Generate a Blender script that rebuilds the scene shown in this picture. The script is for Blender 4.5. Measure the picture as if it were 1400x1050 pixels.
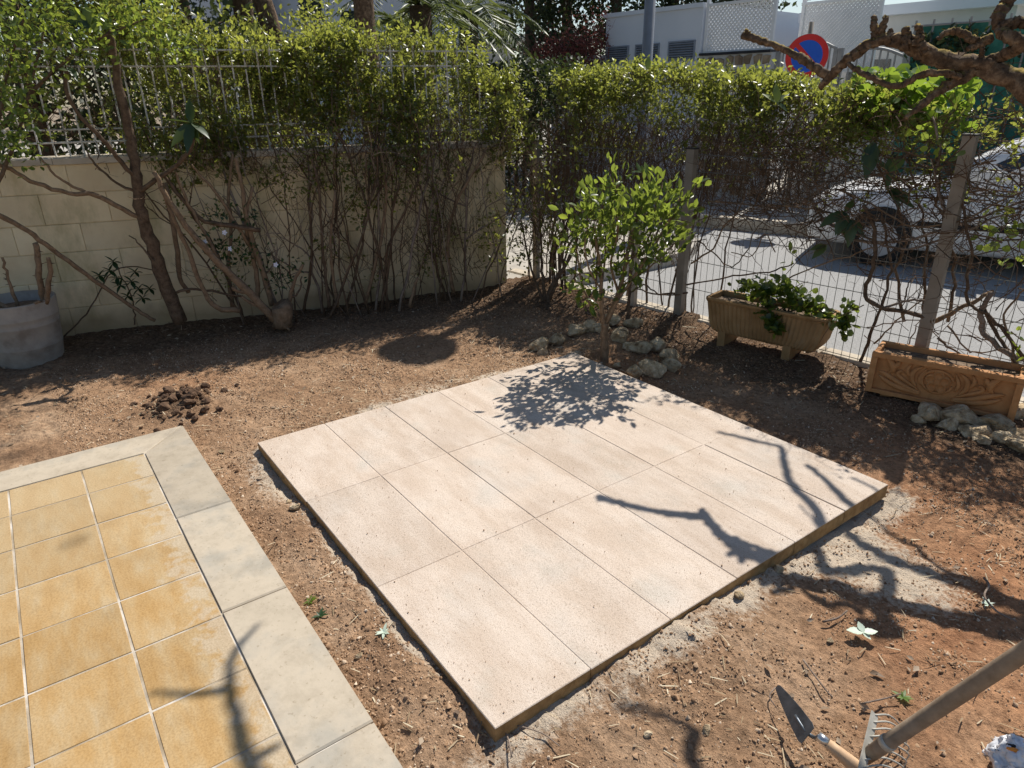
import bpy, bmesh, math, random
import numpy as np
from mathutils import Vector, Matrix

random.seed(7)
rng = np.random.default_rng(7)
scene = bpy.context.scene
COL = scene.collection
for o in list(bpy.data.objects):
    bpy.data.objects.remove(o)

# ------------------------------------------------------------------ camera
# world: origin at the west corner of the paved square, x along its near-left edge,
# y along its far-left edge, z = 0 on top of the paving, metres.
CAM = np.array([3.0791, -0.7032, 1.5217])
RT = np.array([[0.58815429, 0.80861882, -0.01342724],      # right
               [0.30901190, -0.24003245, -0.92024713],     # down
               [-0.74738623, 0.53709812, -0.39104895]])    # forward
FPX = 935.09
cd = bpy.data.cameras.new('camera')
cd.sensor_width = 36.0
cd.lens = 36.0 * FPX / 1400.0
cd.clip_start = 0.05
cd.clip_end = 500.0
cam = bpy.data.objects.new('camera', cd)
COL.objects.link(cam)
m = Matrix.Identity(4)
for i in range(3):
    m[i][0] = RT[0][i]; m[i][1] = -RT[1][i]; m[i][2] = -RT[2][i]; m[i][3] = CAM[i]
cam.matrix_world = m
scene.camera = cam

# ------------------------------------------------------------------ light
SUN_EL = 50.0
SUN_AZ = np.array([-0.38, 0.925]); SUN_AZ /= np.linalg.norm(SUN_AZ)
ce, se = math.cos(math.radians(SUN_EL)), math.sin(math.radians(SUN_EL))
SUN = Vector((SUN_AZ[0] * ce, SUN_AZ[1] * ce, se))
w = bpy.data.worlds.new('World'); scene.world = w; w.use_nodes = True
nt = w.node_tree
sky = nt.nodes.new('ShaderNodeTexSky'); sky.sky_type = 'NISHITA'; sky.sun_disc = False
sky.sun_elevation = math.radians(SUN_EL)
sky.sun_rotation = math.atan2(SUN_AZ[0], SUN_AZ[1])
sky.air_density = 1.0; sky.dust_density = 0.6
nt.links.new(sky.outputs[0], nt.nodes['Background'].inputs[0])
nt.nodes['Background'].inputs[1].default_value = 0.082
sd = bpy.data.lights.new('sun', 'SUN'); sd.energy = 5.0; sd.angle = math.radians(0.53); sd.color = (1.0, 0.95, 0.87)
so = bpy.data.objects.new('sun', sd); COL.objects.link(so)
so.rotation_euler = SUN.to_track_quat('Z', 'Y').to_euler()
so.location = (-4, 10, 12)
vs = scene.view_settings
vs.view_transform = 'Standard'; vs.look = 'None'; vs.exposure = 0.24; vs.gamma = 1.0
vs.use_curve_mapping = False
scene.render.engine = 'CYCLES'
scene.cycles.max_bounces = 6; scene.cycles.transparent_max_bounces = 6

# ------------------------------------------------------------------ pixel helpers (photo pixels 1400x1050)
def ray(px, py):
    return RT.T @ np.array([(px - 700) / FPX, (py - 525) / FPX, 1.0])
def gz(px, py, z=0.0):
    d = ray(px, py); return CAM + d * ((z - CAM[2]) / d[2])
def onp(px, py, pl, off=0.0):
    P, n = pl; P = np.array(P, float) + np.array(n) * off
    d = ray(px, py); return CAM + d * (((P - CAM) @ n) / (d @ n))
def unit(v):
    v = np.array(v, float); return v / np.linalg.norm(v)
WALL_U = unit((0.27, 0.963, 0)); WALL_N = unit((0.963, -0.27, 0)); W0 = np.array([-2.62, -0.8, 0.0])
FEN_U = unit((1, 0.09, 0)); FEN_N = unit((0.09, -1, 0)); F0 = np.array([0.0, 3.13, 0.0])
WALLP = (W0, WALL_N); FENP = (F0, FEN_N)
BACKP = (np.array([0, 8.6, 0.0]), FEN_N)
def fence_y(x): return 3.13 + 0.09 * x

# ------------------------------------------------------------------ noise
class Noise:
    def __init__(s, seed):
        s.t = np.random.default_rng(seed).random((64, 64, 64)).astype(np.float32)
    def __call__(s, x, y, z=None):
        if z is None: z = np.zeros_like(x)
        ix, iy, iz = np.floor(x).astype(int), np.floor(y).astype(int), np.floor(z).astype(int)
        fx, fy, fz = x - ix, y - iy, z - iz
        fx = fx * fx * (3 - 2 * fx); fy = fy * fy * (3 - 2 * fy); fz = fz * fz * (3 - 2 * fz)
        def g(a, b, c): return s.t[(ix + a) % 64, (iy + b) % 64, (iz + c) % 64]
        def l(a, b, t): return a + (b - a) * t
        return l(l(l(g(0,0,0), g(1,0,0), fx), l(g(0,1,0), g(1,1,0), fx), fy),
                 l(l(g(0,0,1), g(1,0,1), fx), l(g(0,1,1), g(1,1,1), fx), fy), fz)
    def fbm(s, x, y, z=None, o=4):
        r = 0; a = 0.5; t = 0
        for i in range(o):
            k = 2.03 ** i
            r = r + a * s(x * k + 7.1 * i, y * k + 3.3 * i, None if z is None else z * k); t += a; a *= 0.5
        return r / t
NZ = Noise(3)
def sstep(a, b, x):
    t = np.clip((x - a) / (b - a), 0, 1); return t * t * (3 - 2 * t)

# ------------------------------------------------------------------ materials
MATS = {}
def new_mat(name):
    mt = bpy.data.materials.new(name); mt.use_nodes = True
    MATS[name] = mt
    return mt, mt.node_tree, mt.node_tree.nodes['Principled BSDF']
def ramp(nt, fac, stops):
    r = nt.nodes.new('ShaderNodeValToRGB')
    e = r.color_ramp.elements
    while len(e) < len(stops): e.new(0.5)
    for el, (p, c) in zip(e, stops):
        el.position = p; el.color = (*c, 1)
    nt.links.new(fac, r.inputs[0]); return r.outputs[0]
def pos(nt):
    return nt.nodes.new('ShaderNodeNewGeometry').outputs['Position']
def noise(nt, scale, detail=4, rough=0.55, vec=None):
    n = nt.nodes.new('ShaderNodeTexNoise'); n.inputs['Scale'].default_value = scale
    n.inputs['Detail'].default_value = detail; n.inputs['Roughness'].default_value = rough
    nt.links.new(vec if vec is not None else pos(nt), n.inputs['Vector']); return n.outputs[0]
def mix(nt, fac, a, b, mode='MIX'):
    x = nt.nodes.new('ShaderNodeMix'); x.data_type = 'RGBA'; x.blend_type = mode
    for v, i in ((fac, 0), (a, 6), (b, 7)):
        if isinstance(v, (int, float)): x.inputs[i].default_value = v
        elif isinstance(v, tuple): x.inputs[i].default_value = (*v, 1)
        else: nt.links.new(v, x.inputs[i])
    return x.outputs[2]
def bump(nt, bs, h, strength=0.4, dist=0.01, prev=None):
    b = nt.nodes.new('ShaderNodeBump'); b.inputs['Strength'].default_value = strength; b.inputs['Distance'].default_value = dist
    nt.links.new(h, b.inputs['Height'])
    if prev is not None: nt.links.new(prev, b.inputs['Normal'])
    nt.links.new(b.outputs[0], bs.inputs['Normal']); return b.outputs[0]
def objrand(nt):
    return nt.nodes.new('ShaderNodeObjectInfo').outputs['Random']
def attr(nt, name):
    a = nt.nodes.new('ShaderNodeAttribute'); a.attribute_name = name; return a
def math_(nt, op, a, b=0.5, c=None):
    x = nt.nodes.new('ShaderNodeMath'); x.operation = op
    for i, v in enumerate((a, b, c)):
        if v is None: continue
        if isinstance(v, (int, float)): x.inputs[i].default_value = v
        else: nt.links.new(v, x.inputs[i])
    return x.outputs[0]
def spec(bs, v):
    bs.inputs['Specular IOR Level'].default_value = v

def simple(name, stops, scale=8, rough=0.8, bscale=60, bstr=0.3, bdist=0.004, rand=0.0, metallic=0.0, detail=5, sp=0.3):
    mt, nt, bs = new_mat(name)
    c = ramp(nt, noise(nt, scale, detail), stops)
    if rand > 0:
        r = math_(nt, 'MULTIPLY_ADD', objrand(nt), rand, 1 - rand / 2)
        cb = nt.nodes.new('ShaderNodeCombineXYZ')
        for i in range(3): nt.links.new(r, cb.inputs[i])
        c = mix(nt, 1.0, c, cb.outputs[0], 'MULTIPLY')
    nt.links.new(c, bs.inputs['Base Color'])
    bs.inputs['Roughness'].default_value = rough; bs.inputs['Metallic'].default_value = metallic; spec(bs, sp)
    if bstr > 0: bump(nt, bs, noise(nt, bscale, 5), bstr, bdist)
    return mt

def leaf_mat(name, dark, lite, trans, tf=0.45, rough=0.42, sp=0.5):
    mt, nt, bs = new_mat(name)
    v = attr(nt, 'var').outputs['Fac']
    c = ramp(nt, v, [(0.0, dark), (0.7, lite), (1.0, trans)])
    nt.links.new(c, bs.inputs['Base Color']); bs.inputs['Roughness'].default_value = rough; spec(bs, sp)
    tr = nt.nodes.new('ShaderNodeBsdfTranslucent')
    tc = mix(nt, 0.65, c, trans)
    nt.links.new(tc, tr.inputs['Color'])
    ms = nt.nodes.new('ShaderNodeMixShader'); ms.inputs[0].default_value = tf
    nt.links.new(bs.outputs[0], ms.inputs[1]); nt.links.new(tr.outputs[0], ms.inputs[2])
    nt.links.new(ms.outputs[0], nt.nodes['Material Output'].inputs['Surface'])
    return mt

# soil: colours come from masks with shapes of their own (spilt sand, red earth, leaf litter)
def soil_mat():
    mt, nt, bs = new_mat('soil')
    p = pos(nt)
    n1 = noise(nt, 3.0, 6, 0.6); n2 = noise(nt, 45, 6, 0.7); n3 = noise(nt, 220, 3, 0.6)
    c = ramp(nt, n1, [(0.3, (0.25, 0.152, 0.090)), (0.5, (0.36, 0.233, 0.143)), (0.7, (0.46, 0.322, 0.213))])
    cr = ramp(nt, n1, [(0.3, (0.31, 0.15, 0.078)), (0.7, (0.48, 0.262, 0.142))])
    c = mix(nt, attr(nt, 'red').outputs['Fac'], c, cr)
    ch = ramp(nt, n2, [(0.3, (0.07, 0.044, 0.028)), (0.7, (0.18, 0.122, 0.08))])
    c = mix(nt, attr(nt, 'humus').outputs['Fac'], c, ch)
    fine = ramp(nt, n2, [(0.3, (0.50, 0.48, 0.45)), (0.5, (1.0, 1.0, 1.0)), (0.7, (1.45, 1.43, 1.38))])
    c = mix(nt, 0.9, c, fine, 'MULTIPLY')
    sandc = ramp(nt, n3, [(0.3, (0.50, 0.40, 0.295)), (0.7, (0.68, 0.57, 0.445))])
    sm = attr(nt, 'sand').outputs['Fac']
    sm2 = math_(nt, 'ADD', sm, math_(nt, 'MULTIPLY_ADD', n2, 1.5, -0.75))
    sf = ramp(nt, sm2, [(0.32, (0, 0, 0)), (0.62, (1, 1, 1))])
    sfm = math_(nt, 'MULTIPLY', sf, math_(nt, 'MINIMUM', math_(nt, 'MULTIPLY', sm, 4.0), 1.0))
    c = mix(nt, sfm, c, sandc)
    nt.links.new(c, bs.inputs['Base Color']); bs.inputs['Roughness'].default_value = 0.95; spec(bs, 0.1)
    b1 = bump(nt, bs, n2, 0.95, 0.016)
    b2 = bump(nt, bs, noise(nt, 110, 4, 0.65), 0.8, 0.005, b1)
    bump(nt, bs, n3, 0.6, 0.002, b2)
    return mt
soil_mat()
def crumb_mat():
    mt, nt, bs = new_mat('crumb')
    v = attr(nt, 'var').outputs['Fac']
    c = ramp(nt, v, [(0.0, (0.19, 0.108, 0.06)), (0.5, (0.37, 0.232, 0.138)), (0.8, (0.49, 0.34, 0.22)), (1.0, (0.64, 0.52, 0.39))])
    nt.links.new(c, bs.inputs['Base Color']); bs.inputs['Roughness'].default_value = 0.95; spec(bs, 0.1)
    return mt
crumb_mat()
def straw_mat():
    mt, nt, bs = new_mat('straw')
    v = attr(nt, 'var').outputs['Fac']
    c = ramp(nt, v, [(0.0, (0.16, 0.10, 0.06)), (0.5, (0.36, 0.27, 0.16)), (1.0, (0.66, 0.58, 0.42))])
    nt.links.new(c, bs.inputs['Base Color']); bs.inputs['Roughness'].default_value = 0.8; spec(bs, 0.2)
straw_mat()

def paver_mat():
    mt, nt, bs = new_mat('paver')
    n1 = noise(nt, 2.2, 5, 0.6); n2 = noise(nt, 300, 3, 0.7); n3 = noise(nt, 120, 4, 0.7)
    c = ramp(nt, n1, [(0.3, (0.545, 0.455, 0.378)), (0.5, (0.605, 0.51, 0.425)), (0.68, (0.555, 0.49, 0.425))])
    r = math_(nt, 'MULTIPLY_ADD', objrand(nt), 0.10, 0.95)
    cb = nt.nodes.new('ShaderNodeCombineXYZ')
    for i in range(3): nt.links.new(r, cb.inputs[i])
    c = mix(nt, 1.0, c, cb.outputs[0], 'MULTIPLY')
    # rain-washed greyer patches
    g = ramp(nt, noise(nt, 4.5, 4, 0.5), [(0.60, (0, 0, 0)), (0.70, (1, 1, 1))])
    c = mix(nt, math_(nt, 'MULTIPLY', g, 0.45), c, (0.50, 0.455, 0.39))
    mp = nt.nodes.new('ShaderNodeMapping'); nt.links.new(pos(nt), mp.inputs[0]); mp.inputs['Scale'].default_value = (1.0, 3.0, 1); mp.inputs['Rotation'].default_value = (0, 0, 0.35)
    sw_ = ramp(nt, noise(nt, 2.6, 6, 0.68, mp.outputs[0]), [(0.40, (0.90, 0.865, 0.83)), (0.58, (1.03, 1.03, 1.03))])
    c = mix(nt, 1.0, c, sw_, 'MULTIPLY')
    f = ramp(nt, n2, [(0.33, (0.42, 0.37, 0.31)), (0.43, (1, 1, 1)), (0.7, (1.14, 1.14, 1.14))])
    c = mix(nt, 0.85, c, f, 'MULTIPLY')
    f3 = ramp(nt, n3, [(0.34, (0.66, 0.63, 0.59)), (0.47, (1, 1, 1))])
    c = mix(nt, 0.6, c, f3, 'MULTIPLY')
    # the cast sides are ochre, not dusted
    geo = nt.nodes.new('ShaderNodeNewGeometry')
    sx = nt.nodes.new('ShaderNodeSeparateXYZ'); nt.links.new(geo.outputs['True Normal'], sx.inputs[0])
    side = ramp(nt, sx.outputs[2], [(0.2, (1, 1, 1)), (0.6, (0, 0, 0))])
    so_ = ramp(nt, noise(nt, 25, 5), [(0.3, (0.24, 0.145, 0.062)), (0.7, (0.44, 0.295, 0.14))])
    c = mix(nt, side, c, so_)
    nt.links.new(c, bs.inputs['Base Color']); bs.inputs['Roughness'].default_value = 0.92; spec(bs, 0.15)
    b1 = bump(nt, bs, n2, 0.55, 0.003)
    bump(nt, bs, n3, 0.3, 0.004, b1)
paver_mat()

def tile_mat():
    mt, nt, bs = new_mat('ochre_tile')
    geo = pos(nt)
    mp = nt.nodes.new('ShaderNodeMapping'); nt.links.new(geo, mp.inputs[0]); mp.inputs['Scale'].default_value = (1.4, 5.0, 1); mp.inputs['Rotation'].default_value = (0, 0, 0.9)
    n1 = noise(nt, 3.2, 6, 0.6, mp.outputs[0]); n2 = noise(nt, 160, 4, 0.6)
    c = ramp(nt, n1, [(0.28, (0.39, 0.235, 0.088)), (0.44, (0.43, 0.275, 0.118)), (0.58, (0.45, 0.315, 0.16)), (0.78, (0.48, 0.385, 0.25))])
    # the tiles toward the far end are paler
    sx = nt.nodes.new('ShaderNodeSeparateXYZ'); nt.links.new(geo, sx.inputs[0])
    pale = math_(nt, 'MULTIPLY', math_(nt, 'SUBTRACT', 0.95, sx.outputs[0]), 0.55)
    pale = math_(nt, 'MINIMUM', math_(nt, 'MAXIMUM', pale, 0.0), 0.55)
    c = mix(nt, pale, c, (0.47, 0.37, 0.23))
    r = math_(nt, 'MULTIPLY_ADD', objrand(nt), 0.16, 0.92)
    cb = nt.nodes.new('ShaderNodeCombineXYZ')
    for i in range(3): nt.links.new(r, cb.inputs[i])
    c = mix(nt, 1.0, c, cb.outputs[0], 'MULTIPLY')
    # cement smears left along the joint to the border
    d = math_(nt, 'ABSOLUTE', math_(nt, 'ADD', sx.outputs[1], 0.47))
    sm = math_(nt, 'SUBTRACT', math_(nt, 'MULTIPLY_ADD', noise(nt, 14, 5, 0.6), 0.42, -0.14), d)
    smf = ramp(nt, sm, [(0.0, (0, 0, 0)), (0.05, (1, 1, 1))])
    c = mix(nt, math_(nt, 'MULTIPLY', smf, 0.55), c, (0.50, 0.44, 0.345))
    f = ramp(nt, n2, [(0.3, (0.78, 0.75, 0.71)), (0.6, (1.07, 1.07, 1.07))])
    c = mix(nt, 0.9, c, f, 'MULTIPLY')
    nt.links.new(c, bs.inputs['Base Color']); st2 = ramp(nt, noise(nt, 7, 6, 0.7), [(0.36, (0.74, 0.72, 0.70)), (0.5, (1, 1, 1))])
    c = mix(nt, 0.35, c, st2, 'MULTIPLY'); nt.links.new(c, bs.inputs['Base Color'])
    bs.inputs['Roughness'].default_value = 0.75; spec(bs, 0.2)
    b0 = bump(nt, bs, n1, 0.25, 0.004)
    bump(nt, bs, n2, 0.2, 0.002, b0)
tile_mat()
def wall_mat():
    mt, nt, bs = new_mat('wall_block')
    n1 = noise(nt, 4, 6, 0.6); n2 = noise(nt, 40, 5, 0.6)
    c = ramp(nt, n1, [(0.3, (0.70, 0.56, 0.36)), (0.6, (0.80, 0.68, 0.46)), (0.8, (0.75, 0.66, 0.49))])
    r = math_(nt, 'MULTIPLY_ADD', objrand(nt), 0.14, 0.93)
    cb = nt.nodes.new('ShaderNodeCombineXYZ')
    for i in range(3): nt.links.new(r, cb.inputs[i])
    c = mix(nt, 1.0, c, cb.outputs[0], 'MULTIPLY')
    mp = nt.nodes.new('ShaderNodeMapping'); nt.links.new(pos(nt), mp.inputs[0]); mp.inputs['Scale'].default_value = (1, 1, 0.45)
    mil = ramp(nt, noise(nt, 3.4, 6, 0.68, mp.outputs[0]), [(0.50, (0, 0, 0)), (0.68, (1, 1, 1))])
    c = mix(nt, math_(nt, 'MULTIPLY', mil, 0.55), c, (0.27, 0.245, 0.10))
    sx = nt.nodes.new('ShaderNodeSeparateXYZ'); nt.links.new(pos(nt), sx.inputs[0])
    low = math_(nt, 'SUBTRACT', math_(nt, 'MULTIPLY', n1, 0.3), math_(nt, 'ADD', sx.outputs[2], 0.0))
    lf = ramp(nt, low, [(0.0, (0, 0, 0)), (0.12, (1, 1, 1))])
    c = mix(nt, math_(nt, 'MULTIPLY', lf, 0.7), c, (0.30, 0.21, 0.12))
    nt.links.new(c, bs.inputs['Base Color']); bs.inputs['Roughness'].default_value = 0.9; spec(bs, 0.15)
    bump(nt, bs, n2, 0.3, 0.006)
wall_mat()
def bark_mat(name, stops, scale=30, stretch=0.35, moss=None):
    mt, nt, bs = new_mat(name)
    n1 = noise(nt, scale, 6, 0.7)
    c = ramp(nt, n1, stops)
    if moss:
        geo = nt.nodes.new('ShaderNodeNewGeometry'); sx = nt.nodes.new('ShaderNodeSeparateXYZ'); nt.links.new(geo.outputs['Normal'], sx.inputs[0])
        up = math_(nt, 'MULTIPLY', math_(nt, 'MAXIMUM', sx.outputs[2], 0.0), noise(nt, 9, 4))
        mf = ramp(nt, up, [(0.36, (0, 0, 0)), (0.5, (1, 1, 1))])
        c = mix(nt, mf, c, moss)
    nt.links.new(c, bs.inputs['Base Color']); bs.inputs['Roughness'].default_value = 0.9; spec(bs, 0.15)
    bump(nt, bs, n1, 1.0, 0.012)
bark_mat('bark', [(0.3, (0.065, 0.042, 0.028)), (0.7, (0.20, 0.14, 0.095))])
bark_mat('bark_old', [(0.3, (0.045, 0.03, 0.02)), (0.5, (0.13, 0.085, 0.055)), (0.7, (0.30, 0.215, 0.14))], 28, moss=(0.28, 0.20, 0.045))
bark_mat('bark_pale', [(0.3, (0.15, 0.098, 0.06)), (0.7, (0.33, 0.23, 0.15))])
bark_mat('twig', [(0.3, (0.065, 0.042, 0.028)), (0.7, (0.19, 0.125, 0.08))], 15)
bark_mat('twig_grey', [(0.3, (0.13, 0.092, 0.07)), (0.7, (0.36, 0.285, 0.23))], 15)
bark_mat('twig_red', [(0.3, (0.12, 0.045, 0.04)), (0.7, (0.30, 0.11, 0.09))], 15)
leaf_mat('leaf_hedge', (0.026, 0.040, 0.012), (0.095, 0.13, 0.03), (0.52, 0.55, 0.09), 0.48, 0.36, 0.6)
leaf_mat('leaf_citrus', (0.028, 0.055, 0.015), (0.085, 0.14, 0.028), (0.46, 0.56, 0.075), 0.46, 0.3, 0.6)
leaf_mat('leaf_loquat', (0.025, 0.055, 0.02), (0.05, 0.09, 0.03), (0.24, 0.30, 0.04), 0.28, 0.3, 0.7)
leaf_mat('leaf_dark', (0.015, 0.035, 0.012), (0.03, 0.07, 0.02), (0.06, 0.11, 0.02), 0.2, 0.4)
leaf_mat('leaf_fig', (0.06, 0.14, 0.015), (0.11, 0.22, 0.02), (0.42, 0.55, 0.06), 0.5, 0.5)
leaf_mat('leaf_far', (0.018, 0.03, 0.012), (0.04, 0.062, 0.022), (0.10, 0.13, 0.03), 0.25, 0.6)
leaf_mat('leaf_red', (0.10, 0.03, 0.03), (0.2, 0.06, 0.05), (0.36, 0.12, 0.09), 0.3, 0.6)
leaf_mat('leaf_palm', (0.04, 0.06, 0.02), (0.09, 0.13, 0.04), (0.22, 0.26, 0.06), 0.3, 0.45)
leaf_mat('leaf_pale', (0.42, 0.52, 0.40), (0.52, 0.62, 0.50), (0.55, 0.66, 0.5), 0.15, 0.5)
leaf_mat('litter', (0.12, 0.075, 0.045), (0.27, 0.19, 0.12), (0.45, 0.36, 0.26), 0.15, 0.7)
def border_mat():
    mt, nt, bs = new_mat('border_stone')
    c = ramp(nt, noise(nt, 3.0, 6, 0.6), [(0.3, (0.43, 0.365, 0.275)), (0.5, (0.475, 0.405, 0.31)), (0.64, (0.37, 0.335, 0.275)), (0.8, (0.51, 0.43, 0.325))])
    st = ramp(nt, noise(nt, 11, 7, 0.72), [(0.38, (0.78, 0.77, 0.75)), (0.54, (1, 1, 1)), (0.75, (1.06, 1.05, 1.04))])
    c = mix(nt, 0.6, c, st, 'MULTIPLY')
    sp_ = ramp(nt, noise(nt, 70, 3, 0.6), [(0.3, (0.7, 0.67, 0.62)), (0.38, (1, 1, 1))])
    c = mix(nt, 0.7, c, sp_, 'MULTIPLY')
    r = math_(nt, 'MULTIPLY_ADD', objrand(nt), 0.16, 0.92); cb = nt.nodes.new('ShaderNodeCombineXYZ')
    for i in range(3): nt.links.new(r, cb.inputs[i])
    c = mix(nt, 1.0, c, cb.outputs[0], 'MULTIPLY')
    nt.links.new(c, bs.inputs['Base Color']); bs.inputs['Roughness'].default_value = 0.7; spec(bs, 0.25)
    bump(nt, bs, noise(nt, 90, 5), 0.15, 0.003)
border_mat()
simple('grout', [(0.36, (0.30, 0.235, 0.155)), (0.5, (0.44, 0.375, 0.29)), (0.62, (0.62, 0.57, 0.50))], 6, 0.95, 200, 0.5, 0.003)
simple('terracotta', [(0.3, (0.46, 0.255, 0.115)), (0.6, (0.60, 0.36, 0.17)), (0.8, (0.55, 0.40, 0.25))], 9, 0.85, 90, 0.25, 0.003)
simple('ochre_concrete', [(0.3, (0.27, 0.16, 0.07)), (0.6, (0.37, 0.23, 0.108)), (0.8, (0.36, 0.25, 0.14))], 10, 0.88, 90, 0.3, 0.003)
simple('carved_ochre', [(0.3, (0.45, 0.21, 0.08)), (0.6, (0.56, 0.275, 0.11)), (0.8, (0.54, 0.335, 0.17))], 25, 0.8, 90, 0.2, 0.003)
simple('planter_soil', [(0.3, (0.12, 0.08, 0.05)), (0.7, (0.26, 0.19, 0.13))], 40, 0.95, 60, 1.0, 0.01)
simple('pot_grey', [(0.32, (0.26, 0.22, 0.185)), (0.5, (0.37, 0.33, 0.285)), (0.7, (0.44, 0.385, 0.325))], 9, 0.75, 60, 0.25, 0.004)
simple('limestone', [(0.30, (0.20, 0.135, 0.075)), (0.46, (0.46, 0.345, 0.21)), (0.66, (0.66, 0.54, 0.37))], 26, 0.95, 55, 1.0, 0.02, 0.25)
simple('galvanised', [(0.3, (0.22, 0.185, 0.145)), (0.7, (0.31, 0.27, 0.22))], 12, 0.6, 100, 0.1, 0.002)
simple('lamp_grey', [(0.3, (0.22, 0.22, 0.22)), (0.7, (0.30, 0.30, 0.30))], 6, 0.4, 100, 0.05, 0.002, 0, 0.5)
simple('post_beige', [(0.3, (0.40, 0.33, 0.25)), (0.7, (0.52, 0.45, 0.36))], 12, 0.8, 100, 0.2, 0.002)
simple('wire', [(0.3, (0.13, 0.13, 0.12)), (0.7, (0.22, 0.22, 0.2))], 30, 0.5, 100, 0, 0, 0, 0.4)
simple('rail_white', [(0.3, (0.55, 0.54, 0.50)), (0.7, (0.75, 0.73, 0.69))], 20, 0.5, 100, 0, 0)
simple('asphalt', [(0.25, (0.20, 0.198, 0.195)), (0.5, (0.30, 0.297, 0.29)), (0.75, (0.40, 0.395, 0.385))], 90, 0.9, 160, 0.7, 0.006)
simple('pavement', [(0.3, (0.34, 0.31, 0.265)), (0.7, (0.46, 0.425, 0.375))], 6, 0.9, 80, 0.3, 0.003)
simple('kerb', [(0.3, (0.42, 0.36, 0.28)), (0.7, (0.58, 0.51, 0.41))], 10, 0.9, 80, 0.4, 0.004)
simple('paint_white', [(0.35, (0.30, 0.30, 0.29)), (0.6, (0.62, 0.61, 0.59))], 30, 0.7, 100, 0.1, 0.002)
simple('render_white', [(0.3, (0.66, 0.69, 0.74)), (0.7, (0.73, 0.76, 0.81))], 1.5, 0.8, 60, 0.12, 0.004)
simple('render_grey', [(0.3, (0.46, 0.46, 0.45)), (0.7, (0.58, 0.57, 0.56))], 2, 0.85, 60, 0.12, 0.004)
simple('louver', [(0.3, (0.22, 0.25, 0.30)), (0.7, (0.30, 0.33, 0.38))], 8, 0.5, 60, 0, 0)
simple('louver_dark', [(0.3, (0.05, 0.055, 0.07)), (0.7, (0.08, 0.085, 0.1))], 8, 0.7, 60, 0, 0)
simple('lattice_white', [(0.3, (0.74, 0.74, 0.74)), (0.7, (0.82, 0.82, 0.82))], 8, 0.6, 60, 0, 0)
simple('fieldstone', [(0.3, (0.17, 0.12, 0.08)), (0.5, (0.29, 0.22, 0.145)), (0.7, (0.36, 0.30, 0.225))], 5, 0.9, 40, 0.6, 0.01, 0.45)
simple('gate_grey', [(0.3, (0.24, 0.235, 0.225)), (0.7, (0.34, 0.335, 0.32))], 8, 0.5, 60, 0, 0)
simple('green_screen', [(0.3, (0.02, 0.11, 0.08)), (0.5, (0.035, 0.17, 0.125)), (0.7, (0.07, 0.24, 0.18))], 9, 0.7, 300, 0.5, 0.004)
simple('sign_red', [(0.3, (0.60, 0.02, 0.02)), (0.7, (0.68, 0.035, 0.03))], 5, 0.35, 60, 0, 0)
simple('sign_blue', [(0.3, (0.012, 0.09, 0.50)), (0.7, (0.02, 0.12, 0.60))], 5, 0.35, 60, 0, 0)
simple('sign_back', [(0.3, (0.5, 0.5, 0.5)), (0.7, (0.6, 0.6, 0.6))], 5, 0.4, 60, 0, 0)
simple('steel', [(0.3, (0.10, 0.115, 0.13)), (0.7, (0.20, 0.22, 0.25))], 25, 0.4, 80, 0.15, 0.002, 0, 0.7)
simple('steel_bright', [(0.3, (0.55, 0.55, 0.55)), (0.7, (0.7, 0.7, 0.7))], 25, 0.3, 80, 0, 0, 0, 0.9)
simple('handle_beech', [(0.3, (0.55, 0.35, 0.20)), (0.7, (0.68, 0.46, 0.28))], 30, 0.6, 80, 0.1, 0.002)
simple('handle_old', [(0.3, (0.21, 0.155, 0.105)), (0.7, (0.34, 0.26, 0.185))], 30, 0.75, 120, 0.3, 0.002)
simple('rake_steel', [(0.3, (0.38, 0.36, 0.31)), (0.7, (0.52, 0.50, 0.44))], 30, 0.55, 80, 0.2, 0.002, 0, 0.2)
simple('bag_white', [(0.3, (0.70, 0.71, 0.74)), (0.7, (0.82, 0.82, 0.84))], 8, 0.4, 50, 0.3, 0.004, sp=0.5)
simple('bag_orange', [(0.3, (0.80, 0.26, 0.03)), (0.7, (0.85, 0.32, 0.05))], 8, 0.45, 50, 0, 0)
simple('bag_black', [(0.3, (0.02, 0.02, 0.025)), (0.7, (0.03, 0.03, 0.03))], 8, 0.45, 50, 0, 0)
simple('car_paint', [(0.3, (0.76, 0.76, 0.75)), (0.7, (0.80, 0.80, 0.79))], 2, 0.25, 60, 0, 0, sp=0.6)
simple('car_glass', [(0.3, (0.02, 0.025, 0.03)), (0.7, (0.03, 0.04, 0.045))], 2, 0.08, 60, 0, 0, sp=0.8)
simple('tyre', [(0.3, (0.018, 0.018, 0.018)), (0.7, (0.03, 0.03, 0.03))], 10, 0.85, 60, 0, 0)
simple('rim', [(0.3, (0.42, 0.42, 0.43)), (0.7, (0.5, 0.5, 0.51))], 10, 0.45, 60, 0, 0)
simple('lamp_clear', [(0.3, (0.6, 0.6, 0.62)), (0.7, (0.7, 0.7, 0.72))], 10, 0.15, 60, 0, 0)
simple('iron_black', [(0.3, (0.02, 0.02, 0.025)), (0.7, (0.04, 0.04, 0.045))], 10, 0.5, 60, 0, 0)
simple('metal_sheet', [(0.3, (0.70, 0.72, 0.75)), (0.7, (0.8, 0.82, 0.84))], 4, 0.4, 60, 0, 0)
simple('petal', [(0.3, (0.70, 0.70, 0.82)), (0.7, (0.80, 0.80, 0.88))], 10, 0.6, 60, 0, 0)
simple('clod', [(0.3, (0.07, 0.04, 0.025)), (0.55, (0.135, 0.08, 0.048)), (0.75, (0.22, 0.14, 0.085))], 35, 0.95, 50, 1.0, 0.015)

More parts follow.
